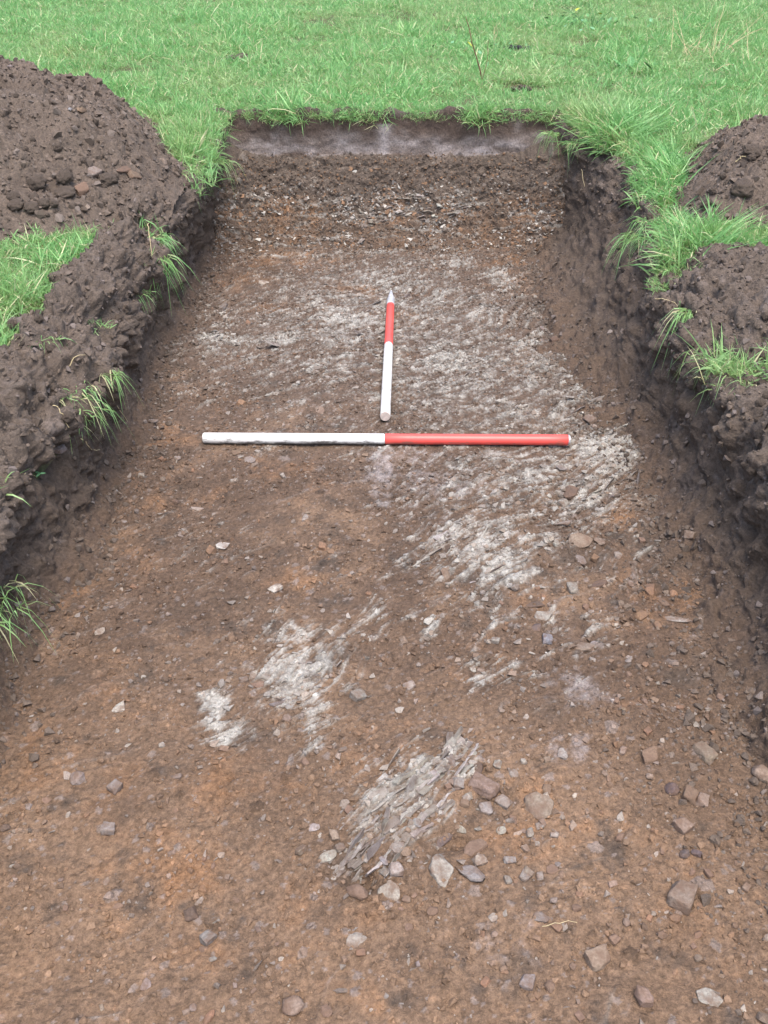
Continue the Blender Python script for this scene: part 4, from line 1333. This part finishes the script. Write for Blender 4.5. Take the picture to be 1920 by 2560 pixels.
scatter('stone_chips', 'pale stone chips in the lower part of the end face', p, nn, .007 + .010 * RNG.rand(n) + .022 * RNG.rand(n) ** 5, tones(n, [(.34, .32, .285), (.22, .20, .18), (.14, .115, .098), (.19, .115, .07)], [2.5, 3, 3, 2.5]), 'chip',
        RNG.normal(0, .6, n), .5, -.05)
n = 9000
p, nn, k = pick(EF_P, EF_N, n, sstep(.36, .33, zf))
nn = np.where(nn[:, 1:2] > 0, -nn, nn)
scatter('soil_crumbs', 'crumbs lying on the slope below the end face', p, nn, .004 + .006 * RNG.rand(n) + .01 * RNG.rand(n) ** 5, tones(n, [DARK * 1.2, (.11, .08, .06), (.16, .10, .062)], [4, 3, 2]), 'pebble', RNG.uniform(0, 6.3, n))
for nm, lab, P_, N_, n, wgt in (('soil_crumbs', 'dark soil crumbs on the left side of the trench', SL_P, SL_N, 11000, SL_P[..., 1] > 1), ('soil_crumbs', 'dark soil crumbs on the right side of the trench', SR_P, SR_N, 14000, SR_P[..., 1] > 1)):
    zz = P_[..., 2]
    p, nn, k = pick(P_, N_, n, wgt * (.25 + sstep(.2, .3, zz) + .9 * sstep(.1, .02, zz)))
    scatter(nm, lab, p, nn, .003 + .005 * RNG.rand(n) + .018 * RNG.rand(n) ** 7, tones(n, [DARK * 1.5, DARK * 1.3, (.135, .11, .096), (.18, .15, .13)], [5, 3, 3, .25], .15), 'pebble', RNG.uniform(0, 6.3, n))
n = 9000
ed = np.minimum(fx_ + XFL(fy_), (XFR(fy_) - fx_) * .6)
p, nn, k = pick(FLOOR_P, NF, n, np.exp(-(np.maximum(ed, 0) / .09) ** 2) * vis)
scatter('soil_crumbs', 'dark crumbs fallen along both edges of the floor', p, nn, .003 + .006 * RNG.rand(n) + .018 * RNG.rand(n) ** 6, tones(n, [DARK * 1.5, DARK * 1.3, (.13, .098, .075)], [4, 3, 2], .15), 'pebble', RNG.uniform(0, 6.3, n))
for lab, P_, D_, n in (('crumbs and grit on the left spoil heap', HL_P, HL_D, 10000), ('crumbs on the right spoil heap', HR_P, HR_D, 6000)):
    p, nn, k = pick(P_, grid_normals(P_), n, (D_ > -.01) & (np.abs(P_[..., 0]) < 2.3) & (np.abs(P_[..., 0]) > np.where(P_[..., 0] < 0, XRL(P_[..., 1]), XRR(P_[..., 1])) + .03))
    nn = np.where(nn[:, 2:3] < 0, -nn, nn)
    scatter('soil_crumbs', lab, p, nn, .004 + .008 * RNG.rand(n) + .028 * RNG.rand(n) ** 7, tones(n, [DARK * 1.6, DARK * 1.45, (.132, .107, .09), (.20, .16, .13)], [5, 3, 3, .4], .15), 'pebble', RNG.uniform(0, 6.3, n))

for lab, P_, N_, n, wgt in (('broken clods on the left bank', SL_P, SL_N, 420, (SL_P[..., 2] > .22) & (SL_P[..., 1] > 1)), ('broken clods on the right bank', SR_P, SR_N, 420, (SR_P[..., 2] > .22) & (SR_P[..., 1] > 1)),
                            ('broken clods on the left spoil heap', HL_P, grid_normals(HL_P), 700, (HL_D > 0) & (np.abs(HL_P[..., 0]) < 2.2) & (-HL_P[..., 0] > XRL(HL_P[..., 1]) + .04)),
                            ('broken clods on the right spoil heap', HR_P, grid_normals(HR_P), 300, (HR_D > 0) & (np.abs(HR_P[..., 0]) < 2.2))):
    p, nn, k = pick(P_, N_, n, wgt)
    nn = np.where(nn[:, 2:3] < 0, -nn, nn)
    scatter('broken_clods', lab, p, nn, .009 + .020 * RNG.rand(n) ** 2.5, np.ones((n, 3)) * .1, 'clod', RNG.uniform(0, 6.3, n), .5, -.02)

# ------------------------------------------------------------------ grass
def blades(specs):
    """specs: base, direction, length, width, droop, tone -> arrays for one mesh"""
    V, F, T, A = [], [], [], []
    for (b, d, L, wd, g, t) in specs:
        d = Vector(d).normalized()
        sd = d.cross(Vector((random.uniform(-1, 1), random.uniform(-1, 1), .2))).normalized() * wd * .5
        i0 = len(V)
        for k, f in enumerate((0, .34, .68, 1)):
            c = Vector(b) + d * (L * f) - Vector((0, 0, g * L * f * f))
            ww = (1, .95, .65, 0)[k]
            if k < 3:
                V += [c - sd * ww, c + sd * ww]
                T += [t, t]
                A += [f, f]
            else:
                V.append(c)
                T.append(t)
                A.append(1)
        F += [(i0, i0 + 1, i0 + 3), (i0, i0 + 3, i0 + 2), (i0 + 2, i0 + 3, i0 + 5), (i0 + 2, i0 + 5, i0 + 4), (i0 + 4, i0 + 5, i0 + 6)]
    return np.array([v[:] for v in V]), np.array(F), np.array(T), np.array(A)

def tuft_mesh(name, n, rad, L0, L1, wd, lean=(0, 0, 0), up=1.0, droop=(.1, .5), wide=.6):
    sp = []
    for _ in range(n):
        a, r = random.uniform(0, 6.283), rad * math.sqrt(random.random())
        d = (lean[0] + wide * random.gauss(0, 1) * .6, lean[1] + wide * random.gauss(0, 1) * .6, up * random.uniform(.5, 1.2) + lean[2])
        sp.append(((r * math.cos(a), r * math.sin(a), random.uniform(-.008, .0)), d, random.uniform(L0, L1), wd * random.uniform(.7, 1.3), random.uniform(*droop), random.random()))
    V, F, T, A = blades(sp)
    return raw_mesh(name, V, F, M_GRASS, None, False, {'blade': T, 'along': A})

tufts = bpy.data.collections.new('turf_tufts')
random.seed(21)
for i in range(12):
    long_ = i >= 9
    me = tuft_mesh('turf_tuft', 34, .05, .05 if long_ else .025, .13 if long_ else .065, .0030, wide=.9, droop=(.1, .7))
    tufts.objects.link(bpy.data.objects.new('turf_tuft', me))
GRASS_NG = scatter_nodes('grow_grass', tufts)

BARE = [(1290, 125, .10), (1300, 222, .07), (600, 145, .09), (560, 150, .06), (985, 30, .05), (470, 20, .05)]
BARE = [(*hit_px(a, b)[0][:2], r) for a, b, r in BARE]

def grow(name, label, cand, long_p=.08, smin=.7, smax=1.25, tiltdir=None, thin=True):
    """cand (n,2): keep the places where turf, not bare soil, lies on top"""
    keep, zs = [], []
    cand = np.asarray(cand)
    GZ, XR_, PT = ground_z(cand[:, 0], cand[:, 1]), XRR(cand[:, 1]), pn(cand[:, 0] * 3.1, cand[:, 1] * 3.1, 4.4)
    for (x, y), gz, xr_, pt in zip(cand.tolist(), GZ.tolist(), XR_.tolist(), PT.tolist()):
        ok = not (2.6 < y < 4.25 and 0 < x < xr_ + .05)
        if ok and y < 5.6:
            for s in ((sideL, heapL, endf) if x < 0 else (sideR, heapR, endf)) if abs(x) < 3.9 else ():
                h, p, _, _ = s.ray_cast(Vector((x, y, 3)), Vector((0, 0, -1)))
                if h and p.z > gz + .004:
                    ok = False
                    break
        if ok and thin:
            ok = random.random() < .95 + 1.3 * (pt + .12)
            for bx, by, br in BARE:
                if (x - bx) ** 2 + (y - by) ** 2 * .35 < (br * random.uniform(.7, 1.15)) ** 2:
                    ok = False
        if ok:
            keep.append((x, y))
            zs.append(gz)
    P = np.array([(x, y, z) for (x, y), z in zip(keep, zs)])
    n = len(P)
    me = bpy.data.meshes.new(name)
    me.vertices.add(n)
    me.vertices.foreach_set('co', P.astype(np.float32).ravel())
    rot = np.stack([RNG.normal(0, .22, n), RNG.normal(0, .22, n), RNG.uniform(0, 6.3, n)], -1)
    if tiltdir is not None:
        rot[:, 2] = RNG.normal(0, .5, n)
        rot[:, 0] += tiltdir[0]
        rot[:, 1] += tiltdir[1]
    me.attributes.new('rot', 'FLOAT_VECTOR', 'POINT').data.foreach_set('vector', rot.astype(np.float32).ravel())
    patch = fbm(P[:, 0] * 1.6, P[:, 1] * 1.6, 50, 3)
    patch2 = fbm(P[:, 0] * 6, P[:, 1] * 6, 55, 3)
    size = RNG.uniform(smin, smax, n) * np.clip(1 + .8 * patch + .9 * patch2, .45, 1.9)
    me.attributes.new('size', 'FLOAT', 'POINT').data.foreach_set('value', size.astype(np.float32))
    wh = np.where(RNG.rand(n) < long_p * (1 + 3 * np.maximum(patch, 0)), RNG.randint(9, 12, n), RNG.randint(0, 9, n))
    me.attributes.new('which', 'INT', 'POINT').data.foreach_set('value', wh.astype(np.int32))
    o = link(name, me)
    md = o.modifiers.new('grow', 'NODES')
    md.node_group = GRASS_NG
    return tag(o, label, kind='stuff')

def rnd(n, x0, x1, y0, y1):
    return np.stack([RNG.uniform(x0, x1, n), RNG.uniform(y0, y1, n)], -1)

c = [rnd(12000, -2.6, 2.9, 4.27, 6.2), rnd(11000, -3.4, 3.6, 6.2, 8.2), rnd(6000, -4.2, 4.4, 8.2, 10.5), rnd(3500, -7.5, -3.2, 4.3, 10), rnd(3500, 3.2, 7.5, 2.5, 10), rnd(1500, 1.9, 4.0, 1.0, 4.3), rnd(2500, -1.6, -.70, 3.3, 4.3), rnd(3600, .80, 2.0, 2.6, 4.3)]
grow('grass', 'short green turf of the sloping field', np.concatenate(c))
lp = rnd(3000, -1.6, -.74, 1.3, 2.95)
lp = lp[fbm(lp[:, 0] * 6, lp[:, 1] * 6, 90, 3) + .9 * (-.86 - lp[:, 0]) > -.16]
grow('grass', 'green turf patch between the left spoil heap and the trench', lp, .15, .6, 1.0)
grow('grass', 'green turf patch at the right picture edge', np.concatenate([rnd(1500, .8, 1.7, 2.35, 2.95), rnd(900, .79, 1.3, 1.55, 2.0)]), .15, .6, 1.0)
# the fringe along the lip
fr = np.stack([RNG.uniform(-.72, .76, 800), 4.262 + RNG.uniform(-.01, .07, 800)], -1)
fr = fr[fbm(fr[:, 0] * 5, fr[:, 0] * 0 + 9, 60, 2) > -.28]
grow('grass', 'longer turf fringe hanging over the end face', fr, .25, .5, .85, (.8, 0), False)
yy = RNG.uniform(3.35, 4.25, 240)
grow('grass', 'turf fringe along the left lip near the far corner', np.stack([-XRL(yy) - .065 - RNG.uniform(0, .05, 240), yy], -1), .4, .9, 1.4, (0, .6), False)
yy = RNG.uniform(2.65, 4.25, 380)
grow('grass', 'long turf fringe along the right lip', np.stack([XRR(yy) + .07 + RNG.uniform(0, .07, 380), yy], -1), .35, .8, 1.2, (0, -.3), False)

def put_tuft(px, py, n, L0, L1, lean, label, rad=.03, wd=.0042, up=.35, droop=(.5, 1.3), lift=.01):
    h = hit_px(px, py)
    o = link('grass_tuft', tuft_mesh('grass_tuft', int(n * 1.3), rad * 1.4, L0 * .35, L1 * .66, wd * .66, lean, up, (droop[0] + .3, droop[1] + .6), .95))
    o.location = h[0] + h[1] * lift
    return tag(o, label, 'grass tuft', 'grass tufts hanging over the trench sides')
random.seed(33)
put_tuft(392, 590, 60, .06, .15, (.8, -.3, .2), 'dark green tuft hanging in the notch of the left side')
put_tuft(396, 640, 45, .07, .16, (.5, -.4, -.4), 'lower tail of the grass hanging in the left notch')
put_tuft(352, 725, 20, .04, .10, (.8, -.3, .1), 'small pale tuft below the notch on the left', .02)
put_tuft(465, 425, 70, .06, .14, (.6, -.6, .1), 'yellow green tuft slumped at the far left corner', .05)
put_tuft(540, 400, 70, .06, .14, (.9, -.2, .1), 'green tuft drooping from the far left corner turf', .04)
put_tuft(118, 850, 18, .04, .08, (.5, -.4, .4), 'few green blades sprouting on the bare left bank', .02)
put_tuft(275, 925, 24, .05, .10, (.5, -.8, -.2), 'blue green blades hanging under the left lip', .02)
put_tuft(182, 975, 60, .04, .10, (.7, -.5, .2), 'bushy green tuft on the left side above a dark hollow', .04)
put_tuft(205, 1030, 40, .04, .10, (.6, -.5, -.1), 'straggling lower part of the bushy left tuft', .04)
put_tuft(-30, 1500, 60, .06, .12, (.7, -.3, .1), 'long green tuft cut off by the left picture edge', .05)
put_tuft(1650, 560, 90, .08, .18, (-.8, -.4, .2), 'big green tuft overhanging the right lip', .06)
put_tuft(1610, 590, 70, .08, .17, (-.9, -.4, -.1), 'dark lower skirt of the big overhanging right tuft', .05)
put_tuft(1690, 470, 90, .09, .17, (-.5, -.4, .6), 'tall lush tuft on the right lip beside the heap', .06)
put_tuft(1715, 780, 50, .08, .17, (-.5, -.6, .1), 'drooping tuft alone on the bare right bank', .02)
put_tuft(1755, 885, 30, .06, .11, (-.5, -.5, -.1), 'thin tuft trailing down below the drooping one', .03)
put_tuft(1830, 910, 55, .06, .12, (-.3, -.6, .1), 'straggly tuft hanging at the right edge', .04)
put_tuft(1895, 930, 90, .06, .11, (-.2, -.5, .5), 'bright green tuft at the right picture edge', .06)
put_tuft(1395, 330, 70, .07, .15, (-.8, -.3, .2), 'green tuft drooping from the far right corner', .04)
put_tuft(1440, 360, 60, .06, .13, (-.4, -.6, .2), 'yellowish tuft with roots on the right corner lip', .04)

# ------------------------------------------------------------------ stalks and weeds
def stalk_mesh(name, P, r, mat):
    V, F, k = [], [], 5
    n = len(P)
    for i, p in enumerate(P):
        p = Vector(p)
        t = (Vector(P[min(i + 1, n - 1)]) - Vector(P[max(i - 1, 0)])).normalized()
        u = t.orthogonal().normalized()
        v = t.cross(u)
        rr = r * (1 - .55 * i / (n - 1))
        V += [p + (u * math.cos(6.2832 * j / k) + v * math.sin(6.2832 * j / k)) * rr for j in range(k)]
    for i in range(n - 1):
        F += [(i * k + j, i * k + (j + 1) % k, (i + 1) * k + (j + 1) % k, (i + 1) * k + j) for j in range(k)]
    F += [tuple(range(k))[::-1], tuple(range((n - 1) * k, n * k))]
    me = bpy.data.meshes.new(name)
    me.from_pydata([q[:] for q in V], [], F)
    me.materials.append(mat)
    return me

def bend(a, b, lift, n=7, wob=.004):
    a, b = Vector(a), Vector(b)
    return [a.lerp(b, i / (n - 1)) + Vector((random.gauss(0, wob), random.gauss(0, wob), lift * math.sin(math.pi * i / (n - 1)) + random.gauss(0, wob))) for i in range(n)]

def lay_stalk(p0, p1, lift, r, label, name='dry_stalk', mat=None):
    a, b = hit_px(*p0), hit_px(*p1)
    A, B = a[0] + a[1] * .006, b[0] + b[1] * .006
    me = stalk_mesh(name, [p - A for p in bend(A, B, lift, 9, .0012)], r, mat or M_STRAW)
    o = link(name, me)
    o.location = A
    return tag(o, label, 'stalk', 'dry stalks lying about')
lay_stalk((1348, 2322), (1440, 2308), .004, .0006, 'thin yellow grass stalk lying on the front right floor')
lay_stalk((243, 985), (318, 1055), .02, .0016, 'pale dry stalk leaning down the left side')
lay_stalk((165, 918), (215, 892), .012, .0013, 'bent dry stalk on top of the left bank')
lay_stalk((203, 1092), (245, 1125), -.01, .0012, 'dangling root below the bushy left tuft')
lay_stalk((135, 1020), (165, 1070), .012, .0012, 'curled dry root beside the dark hollow on the left')
lay_stalk((55, 1180), (84, 1196), .006, .0010, 'fine root beside the clover leaf')
lay_stalk((1840, 408), (1868, 398), .01, .0022, 'short bleached straw on the right spoil heap')
lay_stalk((108, 160), (152, 162), .006, .0022, 'long bleached straw lying in the grass by the heap top')
lay_stalk((370, 560), (380, 640), .03, .0016, 'dead stem standing across the left notch')
lay_stalk((1640, 748), (1700, 775), .012, .0012, 'wiry root sticking out left of the drooping right tuft')
lay_stalk((1455, 425), (1462, 470), -.004, .0014, 'root hanging from the right corner turf')
lay_stalk((1788, 180), (1850, 178), .03, .0025, 'pale arched straw in the field at upper right')

def stem(px, py, vec, r, mat, parent=None, name='stem', base=None):
    A = base if base is not None else hit_px(px, py)[0]
    P = bend((0, 0, 0), vec, .01, 6, .004)
    o = link(name, stalk_mesh(name, P, r, mat), parent)
    if parent is None:
        o.location = A
    return o, A

def leaf_obj(at, size, mat, parent, yaw, tilt=.5):
    V = [(0, 0, 0), (.3, -.28, .05), (.7, -.24, .06), (1, 0, 0), (.7, .24, .06), (.3, .28, .05), (.5, 0, -.03)]
    F = [(0, 1, 6), (1, 2, 6), (2, 3, 6), (3, 4, 6), (4, 5, 6), (5, 0, 6)]
    me = bpy.data.meshes.new('leaf')
    me.from_pydata(V, [], F)
    me.materials.append(mat)
    o = link('leaf', me, parent)
    o.location = at
    o.scale = (size, size, size)
    o.rotation_euler = (random.uniform(-.3, .3), -tilt + random.uniform(-.3, .3), yaw)
    return o

def plant(name, px, py, stems, leaves, label, cat):
    h = hit_px(px, py)
    e = empty(name, h[0])
    tag(e, label, cat)
    for v, r, m in stems:
        stem(0, 0, v, r, m, e, base=h[0])
    for at, s, m, yaw in leaves:
        leaf_obj(at, s, m, e, yaw)
    return e
random.seed(8)
plant('bramble_shoot', 1206, 212, [((-.10, .02, .30), .0035, M_TWIG), ((.03, .04, .20), .002, M_TWIG), ((-.10, -.03, .02), .0022, M_TWIG), ((.09, -.02, .02), .0022, M_TWIG)],
      [((-.06, 0, .17), .035, M_LEAFYEL, 2.8), ((-.07, .0, .10), .03, M_LEAF, 3.6), ((.03, .03, .14), .03, M_LEAF, .3), ((.02, .02, .08), .03, M_LEAF, 1.2)], 'reddish bramble shoot standing in the turf behind the trench', 'bramble')
lv = []
for i in range(44):
    lv.append(((random.gauss(0, .22), random.gauss(0, .28), random.uniform(.02, .07)), random.uniform(.025, .042), random.choice((M_LEAF, M_LEAF, M_LEAFPALE)), random.uniform(0, 6.3)))
lv += [((-.08, .2, .10), .05, M_LEAFYEL, 1.0), ((.05, .0, .09), .045, M_LEAFYEL, 4.0)]
plant('nettle_patch', 1480, 75, [((random.gauss(0, .1), random.gauss(0, .1), random.uniform(.12, .22)), .0025, M_LEAF) for _ in range(6)], lv, 'patch of broad pale nettle leaves in the upper right field', 'weed')
lv = [((random.gauss(0, .08), random.gauss(0, .08), .03), .07, M_LEAF, random.uniform(0, 6.3)) for _ in range(3)]
plant('dock_plant', 1562, 182, [((.02, 0, .05), .003, M_LEAF)], lv, 'single broad dull dock leaf in the grass at right', 'weed')
lv = [((random.gauss(0, .2), random.gauss(0, .2), random.uniform(.02, .05)), random.uniform(.02, .035), random.choice((M_LEAF, M_LEAFPALE)), random.uniform(0, 6.3)) for _ in range(12)]
plant('weed_patch', 1235, 130, [((random.gauss(0, .06), 0, .14), .002, M_STRAW) for _ in range(3)], lv, 'low green weeds around the dark muck in the field', 'weed')
sp = []
e = empty('dead_grass_clump', hit_px(1765, 150)[0])
tag(e, 'bleached dead grass clump with tall stalks at upper right', 'dead grass')
for _ in range(22):
    b = Vector((random.gauss(0, .12), random.gauss(0, .16), 0))
    link('stem', stalk_mesh('stem', bend(b, b + Vector((random.gauss(.10, .14), random.gauss(.1, .12), random.uniform(.06, .30))), .015, 6), .0018, M_STRAW), e)
# a clover leaf on the bank
h = hit_px(90, 1198)
e = empty('clover_sprig', h[0] + h[1] * .012)
tag(e, 'tiny three-leaved clover sprig on the bare left bank', 'clover')
for k in range(3):
    leaf_obj((0, 0, .004), .013, M_LEAFPALE, e, k * 2.1 + .4, .1)
link('stem', stalk_mesh('stem', [Vector((0, 0, .003)), Vector((-.012, .01, .006)), Vector((-.03, .015, .0))], .0007, M_LEAF), e)
# muck and bare earth in the turf
def muck(px, py, wpx, hpx, label, mat, n=7, cat='muck'):
    h = hit_px(px, py)
    s = px_scale(h[0])
    e = empty('muck_patch', h[0])
    tag(e, label, cat)
    for _ in range(n):
        o = link('lump', random.choice(CLODS).copy(), e)
        o.data.materials[0] = mat
        k = random.uniform(.35, .7) * hpx / s
        o.scale = (k * 1.6, k * 2.2, k)
        o.location = (random.uniform(-.5, .5) * wpx / s, random.uniform(-.5, .5) * hpx / s * 3, k * .3)
        o.rotation_euler = (0, 0, random.uniform(0, 6))
muck(1283, 125, 74, 20, 'dark wet muck lying in the grass behind the trench', M_DUNG, 8)
muck(1300, 222, 40, 20, 'small heap of brown crumbs in the grass', M_SOIL, 5, 'earth')
muck(600, 148, 50, 20, 'bare brown earth patch worn in the grass', M_SOIL, 6, 'earth')
